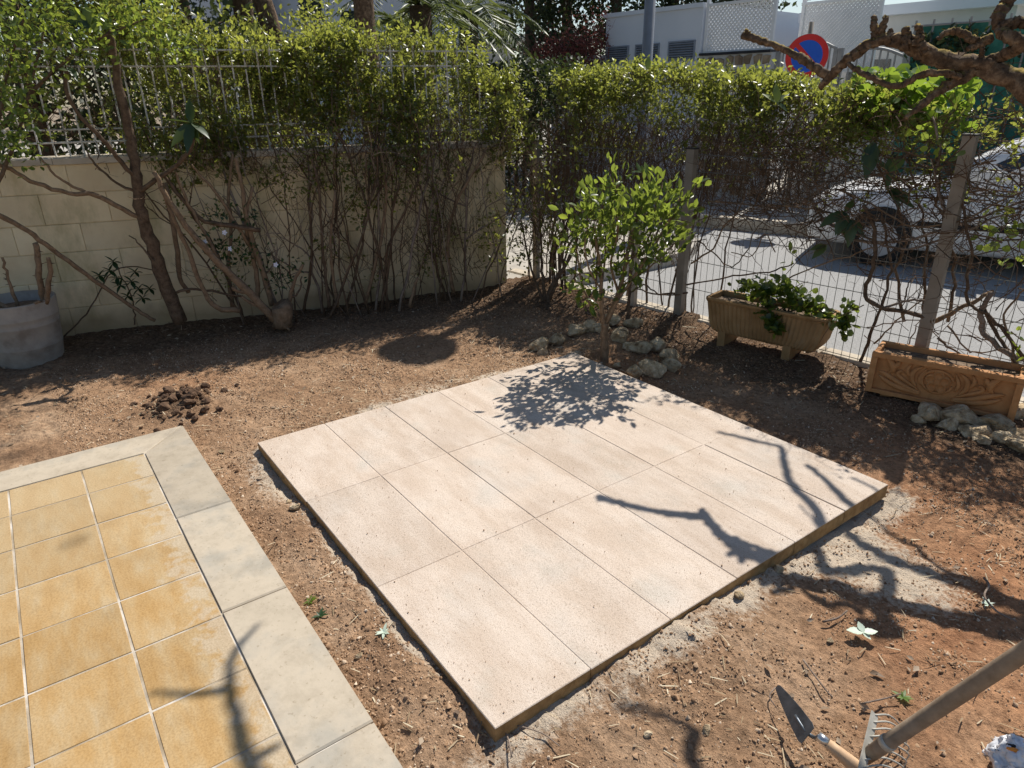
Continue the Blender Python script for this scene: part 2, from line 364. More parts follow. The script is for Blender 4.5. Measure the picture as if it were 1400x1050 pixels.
# ------------------------------------------------------------------ mesh helpers
class MB:
    def __init__(s): s.v = []; s.f = []
    def add(s, vs, fs):
        b = len(s.v); s.v.extend([tuple(map(float, q)) for q in vs]); s.f.extend([tuple(i + b for i in q) for q in fs]); return s
    def box(s, c, sx, sy, sz, ux=(1, 0, 0), uy=(0, 1, 0), uz=(0, 0, 1), bev=0.0):
        c = np.array(c, float); ux, uy, uz = map(lambda a: np.array(a, float), (ux, uy, uz))
        if bev <= 0:
            vs = [c + ux * sx * a / 2 + uy * sy * b / 2 + uz * sz * d / 2 for a in (-1, 1) for b in (-1, 1) for d in (-1, 1)]
            return s.add(vs, [(0, 1, 3, 2), (4, 6, 7, 5), (0, 4, 5, 1), (2, 3, 7, 6), (0, 2, 6, 4), (1, 5, 7, 3)])
        # bevelled on the top edge only (chamfer)
        hx, hy, hz = sx / 2, sy / 2, sz / 2
        rings = [(hx, hy, -hz), (hx, hy, hz - bev), (hx - bev, hy - bev, hz)]
        vs = []
        for (a, b, d) in rings:
            vs += [c - ux * a - uy * b + uz * d, c + ux * a - uy * b + uz * d, c + ux * a + uy * b + uz * d, c - ux * a + uy * b + uz * d]
        fs = [(3, 2, 1, 0), (8, 9, 10, 11)]
        for k in (0, 4):
            for i in range(4):
                j = (i + 1) % 4; fs.append((k + i, k + j, k + 4 + j, k + 4 + i))
        return s.add(vs, fs)
    def tube(s, pts, rad, sides=6, cap=True, rough=0.0):
        P = [np.array(p, float) for p in pts]; n = len(P)
        if np.isscalar(rad): rad = [rad] * n
        t = [unit(P[min(i + 1, n - 1)] - P[max(i - 1, 0)]) for i in range(n)]
        a = np.array([0, 0, 1.0]) if abs(t[0][2]) < 0.9 else np.array([1.0, 0, 0])
        u = unit(np.cross(t[0], a)); vs = []
        for i in range(n):
            u = unit(u - t[i] * (u @ t[i])); v = np.cross(t[i], u)
            for k in range(sides):
                th = 2 * math.pi * k / sides
                r = rad[i] * (1 + (random.uniform(-rough, rough) if rough else 0))
                vs.append(P[i] + (u * math.cos(th) + v * math.sin(th)) * r)
        fs = []
        for i in range(n - 1):
            for k in range(sides):
                j = (k + 1) % sides
                fs.append((i * sides + k, i * sides + j, (i + 1) * sides + j, (i + 1) * sides + k))
        if cap:
            fs.append(tuple(range(sides))[::-1]); fs.append(tuple(range((n - 1) * sides, n * sides)))
        return s.add(vs, fs)
    def lathe(s, prof, c, sides=32):
        c = np.array(c, float); vs = []; n = len(prof)
        for r, z in prof:
            for k in range(sides):
                th = 2 * math.pi * k / sides; vs.append(c + [r * math.cos(th), r * math.sin(th), z])
        fs = []
        for i in range(n - 1):
            for k in range(sides):
                j = (k + 1) % sides; fs.append((i * sides + k, i * sides + j, (i + 1) * sides + j, (i + 1) * sides + k))
        fs.append(tuple(range(sides))[::-1]); fs.append(tuple(range((n - 1) * sides, n * sides)))
        return s.add(vs, fs)
    def build(s, name, mat, parent=None, smooth=False):
        me = bpy.data.meshes.new(name); me.from_pydata(s.v, [], s.f); me.update()
        if smooth: me.shade_smooth()
        return link(name, me, mat, parent)
def link(name, me, mat, parent=None):
    if mat and not me.materials: me.materials.append(MATS[mat])
    o = bpy.data.objects.new(name, me); COL.objects.link(o)
    if parent is not None:
        o.parent = parent
        T = parent.location if parent.type == 'EMPTY' else Vector((0, 0, 0))   # mesh parts sit at the world origin
        o.matrix_parent_inverse = Matrix.Translation(-T)
    return o
def tag(o, label, cat, group=None, kind=None):
    if label: o['label'] = label
    if cat: o['category'] = cat
    if group: o['group'] = group
    if kind: o['kind'] = kind
    return o
def thing(name, label, cat, loc=(0, 0, 0), group=None):
    o = bpy.data.objects.new(name, None); COL.objects.link(o); o.location = tuple(map(float, loc)); o.empty_display_size = 0.1
    return tag(o, label, cat, group)
def stuff(o): o['kind'] = 'stuff'; return o

LEAF4 = (np.array([(0, 0, 0), (.45, .27, .07), (1, 0, -.04), (.45, -.27, .07)]), [(0, 1, 2), (0, 2, 3)])
LEAF7 = (np.array([(0, 0, 0), (.28, .2, .05), (.64, .22, .03), (1, 0, -.12), (.64, -.22, .03), (.28, -.2, .05), (.5, 0, -.03)]),
         [(0, 1, 6), (1, 2, 6), (2, 3, 6), (3, 4, 6), (4, 5, 6), (5, 0, 6)])
ROUND = (np.array([(0, 0, 0), (.15, .38, .04), (.6, .48, .05), (1, .16, 0), (1, -.16, 0), (.6, -.48, .05), (.15, -.38, .04), (.5, 0, -.06)]),
         [(0, 1, 7), (1, 2, 7), (2, 3, 7), (3, 4, 7), (4, 5, 7), (5, 6, 7), (6, 0, 7)])
STRIP = (np.array([(0, .5, 0), (.5, .5, .02), (1, .3, 0), (0, -.5, 0), (.5, -.5, .02), (1, -.3, 0)]), [(0, 1, 4, 3), (1, 2, 5, 4)])
OCT = (np.array([(1, 0, 0), (0, 1, 0), (-1, 0, 0), (0, -1, 0), (0, 0, .8), (0, 0, -.8), (.6, .6, .35), (-.6, .55, -.3)]) * 0.5,
       [(0, 6, 4), (6, 1, 4), (1, 2, 4), (2, 3, 4), (3, 0, 4), (0, 5, 1), (0, 1, 6), (1, 5, 7), (7, 5, 2), (1, 7, 2), (2, 5, 3), (3, 5, 0)])
def frames(d, up_bias=0.6, flat=None):
    """per-row rotation: X = d, Z near a random perpendicular biased upward"""
    n = len(d); d = d / np.linalg.norm(d, axis=1, keepdims=True)
    r = rng.normal(size=(n, 3)); r[:, 2] += up_bias * 2
    z = r - d * (r * d).sum(1, keepdims=True); z /= np.linalg.norm(z, axis=1, keepdims=True) + 1e-9
    y = np.cross(z, d)
    return np.stack([d, y, z], axis=2)
def cloud(name, tmpl, posn, rot, scale, mat, parent=None, var=None, smooth=False):
    tv, tf = tmpl; n = len(posn); k = len(tv)
    sc = np.asarray(scale, float)
    if sc.ndim == 1: sc = np.repeat(sc[:, None], 3, 1)
    V = np.einsum('nij,nkj->nki', rot, tv[None] * sc[:, None, :]) + posn[:, None, :]
    V = V.reshape(-1, 3)
    me = bpy.data.meshes.new(name)
    ln = [len(q) for q in tf]; loops1 = np.concatenate([np.array(q) for q in tf]); L = len(loops1)
    loops = (loops1[None] + (np.arange(n) * k)[:, None]).ravel()
    tot = np.tile(np.array(ln), n); start = np.concatenate([[0], np.cumsum(tot)[:-1]])
    me.vertices.add(len(V)); me.vertices.foreach_set('co', V.astype(np.float32).ravel())
    me.loops.add(len(loops)); me.loops.foreach_set('vertex_index', loops.astype(np.int32))
    me.polygons.add(len(tot)); me.polygons.foreach_set('loop_start', start.astype(np.int32))
    try: me.polygons.foreach_set('loop_total', tot.astype(np.int32))
    except Exception: pass
    me.update(calc_edges=True)
    if var is None: var = rng.random(n)
    a = me.attributes.new('var', 'FLOAT', 'POINT'); a.data.foreach_set('value', np.repeat(var, k).astype(np.float32))
    if smooth: me.shade_smooth()
    return link(name, me, mat, parent)

def spline(pts, n=4):
    P = [np.array(p, float) for p in pts]
    if len(P) < 3: return P
    out = []
    Q = [2 * P[0] - P[1]] + P + [2 * P[-1] - P[-2]]
    for i in range(1, len(Q) - 2):
        a, b, c, d = Q[i - 1:i + 3]
        for k in range(n):
            t = k / n
            out.append(0.5 * ((2 * b) + (-a + c) * t + (2 * a - 5 * b + 4 * c - d) * t * t + (-a + 3 * b - 3 * c + d) * t ** 3))
    out.append(P[-1]); return out
def lerp_r(r0, r1, n): return [r0 + (r1 - r0) * i / max(n - 1, 1) for i in range(n)]
def limb(mb, pts, r0, r1, sides=8, n=4, rough=0.12, wig=0.0):
    s = spline(pts, n)
    if wig: s = [p + np.array([random.gauss(0, wig) for _ in range(3)]) if 0 < i < len(s) - 1 else p for i, p in enumerate(s)]
    mb.tube(s, lerp_r(r0, r1, len(s)), sides, True, rough); return s
def twig(mb, p, d, length, r, seg=6, wig=0.25, sides=3, up=0.0, kids=0, klen=0.5):
    p = np.array(p, float); d = unit(d); pts = [p]; st = length / seg
    for i in range(seg):
        d = unit(d + np.array([random.gauss(0, wig), random.gauss(0, wig), random.gauss(0, wig) + up]))
        pts.append(pts[-1] + d * st)
    mb.tube(pts, lerp_r(r, r * 0.35, len(pts)), sides, False)
    for k in range(kids):
        i = random.randint(1, seg - 1)
        q = unit(pts[i] - pts[i - 1]) + np.array([random.gauss(0, .7), random.gauss(0, .7), random.gauss(0.1, .6)])
        twig(mb, pts[i], q, length * klen * random.uniform(.5, 1.1), r * 0.6, max(3, seg - 2), wig, 3, up, 0)
    return pts

# ================================================================== GROUND
def soil_h(x, y):
    x = np.asarray(x, float); y = np.asarray(y, float)
    h = -0.055 + 0.045 * sstep(2.35, 3.05, y - 0.09 * x)
    h = h + 0.03 * (NZ.fbm(x * 2.2 + 11, y * 2.2 + 5, None, 3) - .5) + 0.022 * (NZ.fbm(x * 9 + 3, y * 9 + 8, None, 3) - .5)
    h = h + 0.020 * (NZ.fbm(x * 26 + 3, y * 32 + 8, None, 2) - .5)
    # earth heaped against the paving's far-left edge, sand along the near-right edge, hollow at its right corner
    h = h + 0.040 * np.exp(-(np.minimum(x, 0) / .22) ** 2) * sstep(.12, .4, y) * (x < 0.05)
    h = h + 0.040 * np.exp(-((x - 2.03) / .2) ** 2) * np.exp(-((y - .72) / .38) ** 2)
    h = h - 0.030 * np.exp(-((x - 2.15) / .4) ** 2 - ((y - 1.75) / .45) ** 2)
    h = h + 0.024 * np.exp(-((y + .08) / .13) ** 2) * sstep(.25, .7, x) * (1 - sstep(1.75, 2.0, x)) + 0.008 * np.exp(-((y + .1) / .12) ** 2) * sstep(-.1, .2, x)
    dw = (x - W0[0]) * WALL_N[0] + (y - W0[1]) * WALL_N[1]
    h = h + 0.03 * np.exp(-(dw / .3) ** 2)
    h = h + 0.055 * np.exp(-((x + .82) / .13) ** 2 - ((y + .17) / .15) ** 2) * (.6 + .8 * NZ.fbm(x * 20, y * 20, None, 2))
    inside = (x > 0.0) & (x < 2.0) & (y > 0.0) & (y < 2.0)
    h = np.where(inside, np.minimum(h, -0.03), h)
    pat = (x > -.414) & (y < -.243)
    h = np.where(pat, np.minimum(h, -0.035), h)
    return h
def masks(x, y):
    n = NZ.fbm(x * 5 + 1, y * 5 + 2, None, 4)
    dx = np.maximum(np.maximum(-x, x - 2), 0); dy = np.maximum(np.maximum(-y, y - 2), 0)
    d = np.hypot(dx, dy)
    wv = 0.045 + 0.10 * (x > 1.98) + 0.05 * ((x < 0) & (y > .25)) + 0.03 * ((x > 1.9) & (y > 1.2))
    sand = np.exp(-(d / wv) ** 2) * (0.55 + 0.9 * (n - .5) * 2)
    sand = sand + 0.75 * np.exp(-((x - 2.28) / .25) ** 2 - ((y - 1.55) / .22) ** 2)
    sand = sand + 0.5 * np.exp(-((x - .3) / .3) ** 2 - ((y + .08) / .07) ** 2)
    sand = sand + 0.35 * np.exp(-((x + .2) / .18) ** 2 - ((y - 1.0) / .5) ** 2)
    red = sstep(1.7, 2.5, x + .5 * (y - 1.5)) * sstep(.5, 1.4, y) + .14 + .5 * np.exp(-((x + 1.2) / .4) ** 2 - ((y + .1) / .3) ** 2) + .5 * np.exp(-((x - .3) / .4) ** 2 - ((y - 2.2) / .25) ** 2)
    dw = (x - W0[0]) * WALL_N[0] + (y - W0[1]) * WALL_N[1]
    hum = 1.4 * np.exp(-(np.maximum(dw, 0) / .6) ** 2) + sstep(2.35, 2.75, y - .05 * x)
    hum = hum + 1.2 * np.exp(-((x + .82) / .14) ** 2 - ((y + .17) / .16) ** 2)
    return np.clip(sand, 0, 1), np.clip(red * (.85 + .8 * (n - .5)), 0, 1), np.clip(hum * (.4 + 1.1 * n), 0, .9)

def build_soil():
    xs = np.arange(-2.75, 4.2, 0.0165); ys = np.arange(-2.4, 3.62, 0.0165)
    X, Y = np.meshgrid(xs, ys, indexing='ij')
    # keep the sheet behind the kerb line
    YL = np.minimum(Y, fence_y(X) + 0.02)
    Z = soil_h(X, YL)
    V = np.stack([X, YL, Z], -1).reshape(-1, 3); nx, ny = X.shape
    i = np.arange((nx - 1) * (ny - 1)); a = (i // (ny - 1)) * ny + i % (ny - 1)
    F = np.stack([a, a + ny, a + ny + 1, a + 1], 1)
    keep = (Y.reshape(-1)[F] < fence_y(X.reshape(-1)[F]) + 0.036).any(1)
    DW = (V[:, 0] - W0[0]) * WALL_N[0] + (V[:, 1] - W0[1]) * WALL_N[1]
    keep &= (DW[F] > -.12).all(1)
    F = F[keep]
    me = bpy.data.meshes.new('garden_soil')
    me.vertices.add(len(V)); me.vertices.foreach_set('co', V.astype(np.float32).ravel())
    me.loops.add(F.size); me.loops.foreach_set('vertex_index', F.astype(np.int32).ravel())
    me.polygons.add(len(F)); me.polygons.foreach_set('loop_start', np.arange(0, F.size, 4, dtype=np.int32))
    me.polygons.foreach_set('loop_total', np.full(len(F), 4, np.int32))
    me.update(calc_edges=True); me.shade_smooth()
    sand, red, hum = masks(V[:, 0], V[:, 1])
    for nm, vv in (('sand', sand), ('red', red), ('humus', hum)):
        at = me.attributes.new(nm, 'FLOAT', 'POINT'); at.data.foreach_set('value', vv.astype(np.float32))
    o = link('garden_soil', me, 'soil'); o['kind'] = 'structure'; o['label'] = 'bare brown garden soil strewn with sand, clods and straw'
build_soil()

# the ground under everything, to the horizon
simple('earth', [(0.3, (0.20, 0.15, 0.10)), (0.7, (0.30, 0.24, 0.17))], 0.8, 0.95, 10, 0.4, 0.02)
g = MB().add([(-220, -220, -.30), (220, -220, -.30), (220, 220, -.30), (-220, 220, -.30)], [(0, 1, 2, 3)]).build('ground', 'earth'); g['kind'] = 'structure'
# road beyond the fence, near pavement widening round the lamp post, far pavement
ROADS = 0.38
def far_kerb_y(x): return 6.95 + ROADS * (x + 2.2)
r = MB().add([(-1.55, fence_y(-1.55) + .1, -.12), (30, fence_y(30) + .1, -.12), (30, far_kerb_y(30), -.12), (-30, far_kerb_y(-30), -.12), (-30, 0.2, -.12), (-3.2, 5.5, -.12), (-1.9, 5.5, -.12), (-1.55, 4.9, -.12)],
              [(0, 1, 2, 3, 4, 5, 6, 7)])
o = r.build('road', 'asphalt'); o['kind'] = 'structure'
p = MB(); p.add([(-1.55, fence_y(-1.55) + .1, -.004), (-1.55, 4.9, -.004), (-1.9, 5.5, -.004), (-3.2, 5.5, -.004), (-8, 3.3, -.004), (-8, 2.2, -.004), (-2.2, 2.8, -.004), (-1.7, 2.75, -.004)], [(7, 6, 5, 4, 3, 2, 1, 0)])
for q in ((-1.55, fence_y(-1.55) + .1, -1.55, 4.9), (-1.55, 4.9, -1.9, 5.5), (-1.9, 5.5, -3.2, 5.5)):
    p.add([(q[0], q[1], -.004), (q[2], q[3], -.004), (q[2], q[3], -.2), (q[0], q[1], -.2)], [(0, 1, 2, 3)])
o = p.build('near_pavement', 'pavement'); o['kind'] = 'structure'
p = MB(); p.add([(-30, far_kerb_y(-30), .015), (30, far_kerb_y(30), .015), (30, 30, .015), (-30, 30, .015)], [(0, 1, 2, 3)])
o = p.build('far_pavement', 'pavement'); o['kind'] = 'structure'
p = MB()
for i in range(-6, 8):
    c = np.array([-2.2 + i * 1.0, far_kerb_y(-2.2 + i * 1.0) - .075, -.05])
    u = unit((1, ROADS, 0)); p2 = MB().box(c, 1.066, .15, .16, u, np.cross((0, 0, 1), u), (0, 0, 1), .015)
    if i == -6:
        kerb_root = thing('kerb', 'pale concrete kerb along the far side of the road', 'kerb', (0, far_kerb_y(0), -.12))
    k = p2.build('kerb_stone', 'kerb', kerb_root)
u = FEN_U; kr = thing('fence_kerb', 'low sandy concrete strip under the wire mesh fence', 'kerb', (0, 3.2, -.12))
for i in range(-2, 4):
    c = F0 + u * (i * 1.0 + .45) - FEN_N * .045; c[2] = -.075
    MB().box(c, .992, .13, .17, u, -FEN_N, (0, 0, 1), .012).build('kerb_stone', 'kerb', kr)
# painted line on the road
a, b = gz(1180, 374, -.116), gz(1343, 396, -.116); dd = unit(b - a)
ml = MB().box(a + dd * 3, 6.0, .045, .002, dd, np.cross((0, 0, 1), dd)).build('road_line', 'paint_white'); ml['kind'] = 'structure'

# ------------------------------------------------------------------ crumbs, straw, litter
def on_garden(n, seed, xr=(-2.5, 3.6), yr=(-1.4, 3.2)):
    g_ = np.random.default_rng(seed)
    x = g_.uniform(*xr, n); y = g_.uniform(*yr, n)
    ok = ~((x > -.004) & (x < 2.004) & (y > -.004) & (y < 2.004)) & ~((x > -.42) & (y < -.238)) & (y < fence_y(x) - .02)
    ok &= ((x - W0[0]) * WALL_N[0] + (y - W0[1]) * WALL_N[1]) > .02
    return x[ok], y[ok]
def rand_rot(n):
    q = rng.normal(size=(n, 4)); q /= np.linalg.norm(q, axis=1, keepdims=True)
    w_, x, y, z = q.T
    return np.stack([np.stack([1-2*(y*y+z*z), 2*(x*y-z*w_), 2*(x*z+y*w_)], 1), np.stack([2*(x*y+z*w_), 1-2*(x*x+z*z), 2*(y*z-x*w_)], 1), np.stack([2*(x*z-y*w_), 2*(y*z+x*w_), 1-2*(x*x+y*y)], 1)], 1)
CRUMB = (np.array([(1, .1, -.3), (.2, .95, -.3), (-.9, .4, -.3), (-.5, -.85, -.3), (.55, -.75, -.3), (.15, .1, .75), (-.25, .2, .6)]) * 0.5,
         [(0, 1, 5), (1, 6, 5), (1, 2, 6), (2, 3, 6), (3, 5, 6), (3, 4, 5), (4, 0, 5)])
x, y = on_garden(330000, 21, (-1.9, 3.3), (-.75, 3.1))
dn = NZ.fbm(x * 3 + 9, y * 3 + 4, None, 3); dn2 = NZ.fbm(x * 14 + 2, y * 14 + 7, None, 2)
k = rng.random(len(x)) < np.clip(.42 + 1.6 * (dn - .5) + 1.6 * (dn2 - .5), .05, 1) * (1 - .6 * (masks(x, y)[0] > .35)); x, y = x[k], y[k]
sz = np.clip(rng.lognormal(-5.15, .42, len(x)), .003, .026)
sand, red, hum = masks(x, y)
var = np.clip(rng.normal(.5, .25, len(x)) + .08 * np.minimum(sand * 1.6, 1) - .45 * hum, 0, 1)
n = len(x); th = rng.uniform(0, 6.28, n); tl = rng.normal(0, .35, (n, 2)); d = np.stack([np.cos(th), np.sin(th), tl[:, 0]], 1); print('crumbs', n)
o = cloud('soil_crumbs', CRUMB, np.stack([x, y, soil_h(x, y) + sz * .2], 1), frames(d, 2), np.stack([sz, sz * rng.uniform(.6, 1, n), sz * rng.uniform(.8, 1.5, n)], 1), 'crumb', None, var)
tag(o, 'small soil crumbs and grit scattered over the bare earth', 'soil', kind='stuff')
x, y = on_garden(9000, 33)
dn = NZ.fbm(x * 2 + 19, y * 2 + 4, None, 3); k = rng.random(len(x)) < .2 + 1.8 * (dn - .38); x, y = x[k], y[k]
n = len(x); th = rng.uniform(0, 6.28, n); d = np.stack([np.cos(th), np.sin(th), rng.normal(0, .12, n)], 1)
o = cloud('straw_litter', STRIP, np.stack([x, y, soil_h(x, y) + .006], 1), frames(d, 3), np.stack([rng.uniform(.012, .05, n) * np.where(rng.random(n) < .08, 2.2, 1), rng.uniform(.0016, .004, n), np.full(n, .02)], 1), 'straw')
tag(o, 'dry straw and twig bits lying on the soil', 'straw', kind='stuff')
x, y = on_garden(9000, 44)
dw = (x - W0[0]) * WALL_N[0] + (y - W0[1]) * WALL_N[1]
k = rng.random(len(x)) < .12 + .5 * np.exp(-(dw / .7) ** 2) + .8 * sstep(2.4, 2.8, y); x, y = x[k], y[k]
n = len(x); th = rng.uniform(0, 6.28, n); d = np.stack([np.cos(th), np.sin(th), rng.normal(0, .25, n)], 1)
o = cloud('leaf_litter', LEAF4, np.stack([x, y, soil_h(x, y) + .006], 1), frames(d, 1.5), rng.uniform(.012, .034, n), 'litter')
tag(o, 'brown fallen leaves lying on the soil', 'leaf litter', kind='stuff')

# ================================================================== PATIO
pat = bpy.data.objects.new('patio', None); COL.objects.link(pat); pat['kind'] = 'structure'; pat['label'] = 'raised patio of ochre tiles with pale stone border'
MB().box((2.0, -2.2, -.1026), 4.82, 3.9, .2, (1, 0, 0), (0, 1, 0), (0, 0, 1)).build('patio_base', 'grout', pat)
rows = [-.212, .03, .305, .58, .855, 1.13, 1.40, 1.675, 1.95, 2.225, 2.5, 2.775, 3.05]
cols = [-.455, -.712, -.982, -1.252, -1.522, -1.792, -2.06, -2.33]
tm = {}
for i in range(len(rows) - 1):
    for j in range(len(cols) - 1):
        x0, x1, y1, y0 = rows[i], rows[i + 1], cols[j], cols[j + 1]
        key = (round(x1 - x0, 3), round(y1 - y0, 3))
        if key not in tm:
            gp_ = .0075
            mb = MB().box((0, 0, -.005), x1 - x0 - gp_, y1 - y0 - gp_, .010, bev=.0012)
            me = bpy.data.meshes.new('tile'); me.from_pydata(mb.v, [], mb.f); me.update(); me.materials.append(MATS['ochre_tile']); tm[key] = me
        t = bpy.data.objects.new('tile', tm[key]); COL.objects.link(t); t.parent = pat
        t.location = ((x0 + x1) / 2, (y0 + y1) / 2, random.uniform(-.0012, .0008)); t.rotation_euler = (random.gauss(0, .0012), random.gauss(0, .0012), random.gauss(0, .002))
def prism(poly, z0, z1, bev=.004):
    n = len(poly); c = np.mean(np.array(poly), 0)
    ins = []
    for q in poly:
        q = np.array(q); ins.append(q + unit(c - q) * bev * 1.4)
    vs = [(q[0], q[1], z0) for q in poly] + [(q[0], q[1], z1 - bev) for q in poly] + [(q[0], q[1], z1) for q in ins]
    fs = [tuple(range(n))[::-1], tuple(range(2 * n, 3 * n))]
    for k in (0, n):
        for i in range(n):
            j = (i + 1) % n; fs.append((k + i, k + j, k + n + j, k + n + i))
    return MB().add(vs, fs)
E1, I1 = -.243, -.452
bx = [-.414, .458, 1.12, 1.79, 2.46, 3.13, 3.8]
for i in range(len(bx) - 1):
    a, b = bx[i] + .002, bx[i + 1] - .002
    poly = [(a, E1), (a if i else -.212 + .003, I1), (b, I1), (b, E1)]
    if i == 0: poly = [(-.412, E1), (-.208, I1), (b, I1), (b, E1)]
    prism(poly, -.06, .003 + random.uniform(-.001, .001)).build('border_slab', 'border_stone', pat)
by = [-.243, -1.02, -1.70, -2.38]
for i in range(3):
    a, b = by[i] - .002, by[i + 1] + .002
    poly = [(-.414, a), (-.414, b), (-.214, b), (-.214, a)]
    if i == 0: poly = [(-.4165, E1 - .003), (-.4165, b), (-.2125, b), (-.2125, I1 - .003)]
    prism(poly, -.06, .002 + random.uniform(-.001, .001)).build('border_slab', 'border_stone', pat)

# ================================================================== PAVED SQUARE
sq = thing('paved_square', 'square platform of sand-dusted beige concrete paving slabs laid on the soil', 'paving', (1, 1, -.06))
jx = [0, .645, 1.305, 2.0]; jy = [0, .336, .672, 1.0, 1.336, 1.67, 2.0]
for i in range(3):
    for j in range(6):
        x0, x1, y0, y1 = jx[i], jx[i + 1], jy[j], jy[j + 1]
        gx, gy = random.uniform(.0006, .0012), random.uniform(.0008, .0030)
        c = ((x0 + x1) / 2, (y0 + y1) / 2, -.031 + random.uniform(-.0002, .0012))
        mb = MB().box((0, 0, 0), x1 - x0 - 2 * gx, y1 - y0 - 2 * gy, .06, bev=.0022)
        o = mb.build('paving_slab', 'paver', sq)
        o.matrix_parent_inverse = Matrix.Translation((-1, -1, .06)); o.location = c
        o.rotation_euler = (random.gauss(0, .0024), random.gauss(0, .0012), random.gauss(0, .0022))
MB().box((1, 1, -.0208), 1.99, 1.99, .036).build('sand_bed', 'paver', sq)
n = 5200
x = rng.uniform(0.02, 1.98, n); y = rng.uniform(.02, 1.98, n)
e = np.minimum(np.minimum(x, 2 - x), np.minimum(y, 2 - y)); k = rng.random(n) < .12 + .8 * np.exp(-(e / .06) ** 2); x, y = x[k], y[k]; n = len(x); sz = np.clip(rng.lognormal(-5.9, .4, n), .0018, .008)
o = cloud('sand_grit', OCT, np.stack([x, y, .001 + sz * .3], 1), rand_rot(n), sz, 'crumb', None, np.clip(rng.normal(.6, .25, n), 0, 1))
tag(o, 'loose grit lying on the paving slabs', 'grit', kind='stuff')

# ================================================================== BLOCK WALL
def wallpt(s, z, off=0.0):
    q = W0 + WALL_U * s + WALL_N * off; return np.array([q[0], q[1], z])
S0, S1 = -1.9, 3.58
bw = thing('block_wall', 'cream painted concrete block garden wall with dark mildew stains', 'wall', wallpt((S0 + S1) / 2, -.15, -.09))
c = wallpt((S0 + S1) / 2, .48, -.093)
MB().box((c[0], c[1], .49), S1 - S0, .17, 1.28, WALL_U, -WALL_N).build('core', 'wall_block', bw)
zc = [-.15, .165, .355, .555, .745, .945, 1.13]
for r_ in range(6):
    s = S0 + (0 if r_ % 2 else -.2)
    while s < S1 - .02:
        a, b = max(s, S0), min(s + .4, S1)
        if b - a > .03:
            c = wallpt((a + b) / 2, (zc[r_] + zc[r_ + 1]) / 2, -.004 + random.uniform(-.0012, .0012))
            MB().box(c, b - a - .0022, zc[r_ + 1] - zc[r_] - .004, .010, WALL_U, (0, 0, 1), WALL_N, .003).build('block', 'wall_block', bw)
        s += .4
s = S0
while s < S1:
    b = min(s + .78, S1 + .02)
    MB().box(wallpt((s + b) / 2, 1.152, -.09), b - s - .003, .24, .042, WALL_U, -WALL_N, (0, 0, 1), .006).build('coping', 'kerb', bw)
    s += .78
MB().box(wallpt(S1 + .004, .5, -.09), .012, .18, 1.28, WALL_U, -WALL_N).build('end_face', 'wall_block', bw)

# white railing standing on the wall
rl = thing('wall_railing', 'white metal railing with thin upright bars on top of the block wall', 'railing', wallpt(.5, 1.173, -.09))
for z, rr in ((1.26, .007), (1.34, .006), (1.72, .006), (1.82, .007)):
    MB().tube([wallpt(S0, z, -.09), wallpt(S1 - .1, z, -.09)], rr, 6).build('rail', 'rail_white', rl)
s = S0 + .05
while s < S1 - .1:
    MB().tube([wallpt(s, 1.17, -.09), wallpt(s, 1.86, -.09)], .0062, 5).build('bar', 'rail_white', rl); s += .085

# ================================================================== MESH FENCE
mf = thing('mesh_fence', 'welded wire mesh fence on square grey posts along the road', 'fence', (0, 3.13, -.02))
def fpt(s, z, off=0.0):
    q = F0 + FEN_U * s + FEN_N * off; return np.array([q[0], q[1], z])
mb = MB()
for s in np.arange(-1.62, 2.9, .05):
    mb.tube([fpt(s, .0), fpt(s, 1.14)], .0019, 4, False)
mb.build('upright_wires', 'wire', mf)['kind'] = 'stuff'
for z in (.02, .22, .42, .62, .82, 1.02, 1.13):
    mb = MB(); mb.tube([fpt(-1.64, z, .003), fpt(2.9, z, .003)], .0024, 4, False)
    mb.build('line_wire', 'wire', mf)
for s, h, wd, mat in ((-.10, 1.165, .06, 'galvanised'), (1.515, 1.30, .06, 'galvanised'), (-.525, .5, .042, 'post_beige'), (-1.62, 1.16, .05, 'galvanised')):
    p = MB().box(fpt(s, (h - .1) / 2, .035), wd, .04 if wd < .06 else .05, h + .1, FEN_U, -FEN_N).build('post', mat, mf)
    if h > 1: MB().box(fpt(s, h + .004, .035), wd + .006, .058, .008, FEN_U, -FEN_N).build('cap', 'iron_black', p)

# ================================================================== HEDGE OVER THE WALL
def hedge_leaves(n, gen, dens, size, thr=.44, nscale=5.0):
    P = gen(n); m_ = NZ.fbm(P[:, 0] * nscale + 5, P[:, 1] * nscale + 9, P[:, 2] * nscale, 3)
    k = rng.random(n) < np.clip((m_ - thr) * 7 + .5, 0.03, 1) * dens(P); return P[k]
def sprays(P, k, ln, upb, out=None):
    n = len(P); D = rng.normal(size=(n, 3)) * .55; D[:, 2] += upb
    if out is not None: D += out[None] * .3
    D /= np.linalg.norm(D, axis=1, keepdims=True); Lg = rng.uniform(.6, 1.3, n) * ln
    pv = np.cross(D, rng.normal(size=(n, 3))); pv /= np.linalg.norm(pv, axis=1, keepdims=True)
    t = np.tile((np.arange(k) + .5) / k, n); sg_ = np.tile(np.where(np.arange(k) % 2 == 0, 1.0, -1.0), n)
    Pr, Dr, Lr, pr_ = (np.repeat(q, k, 0) for q in (P, D, Lg, pv)); m_ = len(Pr)
    return Pr + Dr * (Lr * t)[:, None] + rng.normal(0, .004, (m_, 3)), Dr * .65 + pr_ * (sg_ * .8)[:, None] + rng.normal(0, .3, (m_, 3)), np.repeat(rng.normal(0, .16, n), k), t, (P, D, Lg)
def spray_twigs(mb, S, step=2):
    P, D, Lg = S
    for i in range(0, len(P), step): mb.tube([P[i] - D[i] * .05, P[i] + D[i] * Lg[i] * .5, P[i] + D[i] * Lg[i]], [.0022, .0016, .0008], 3, False)
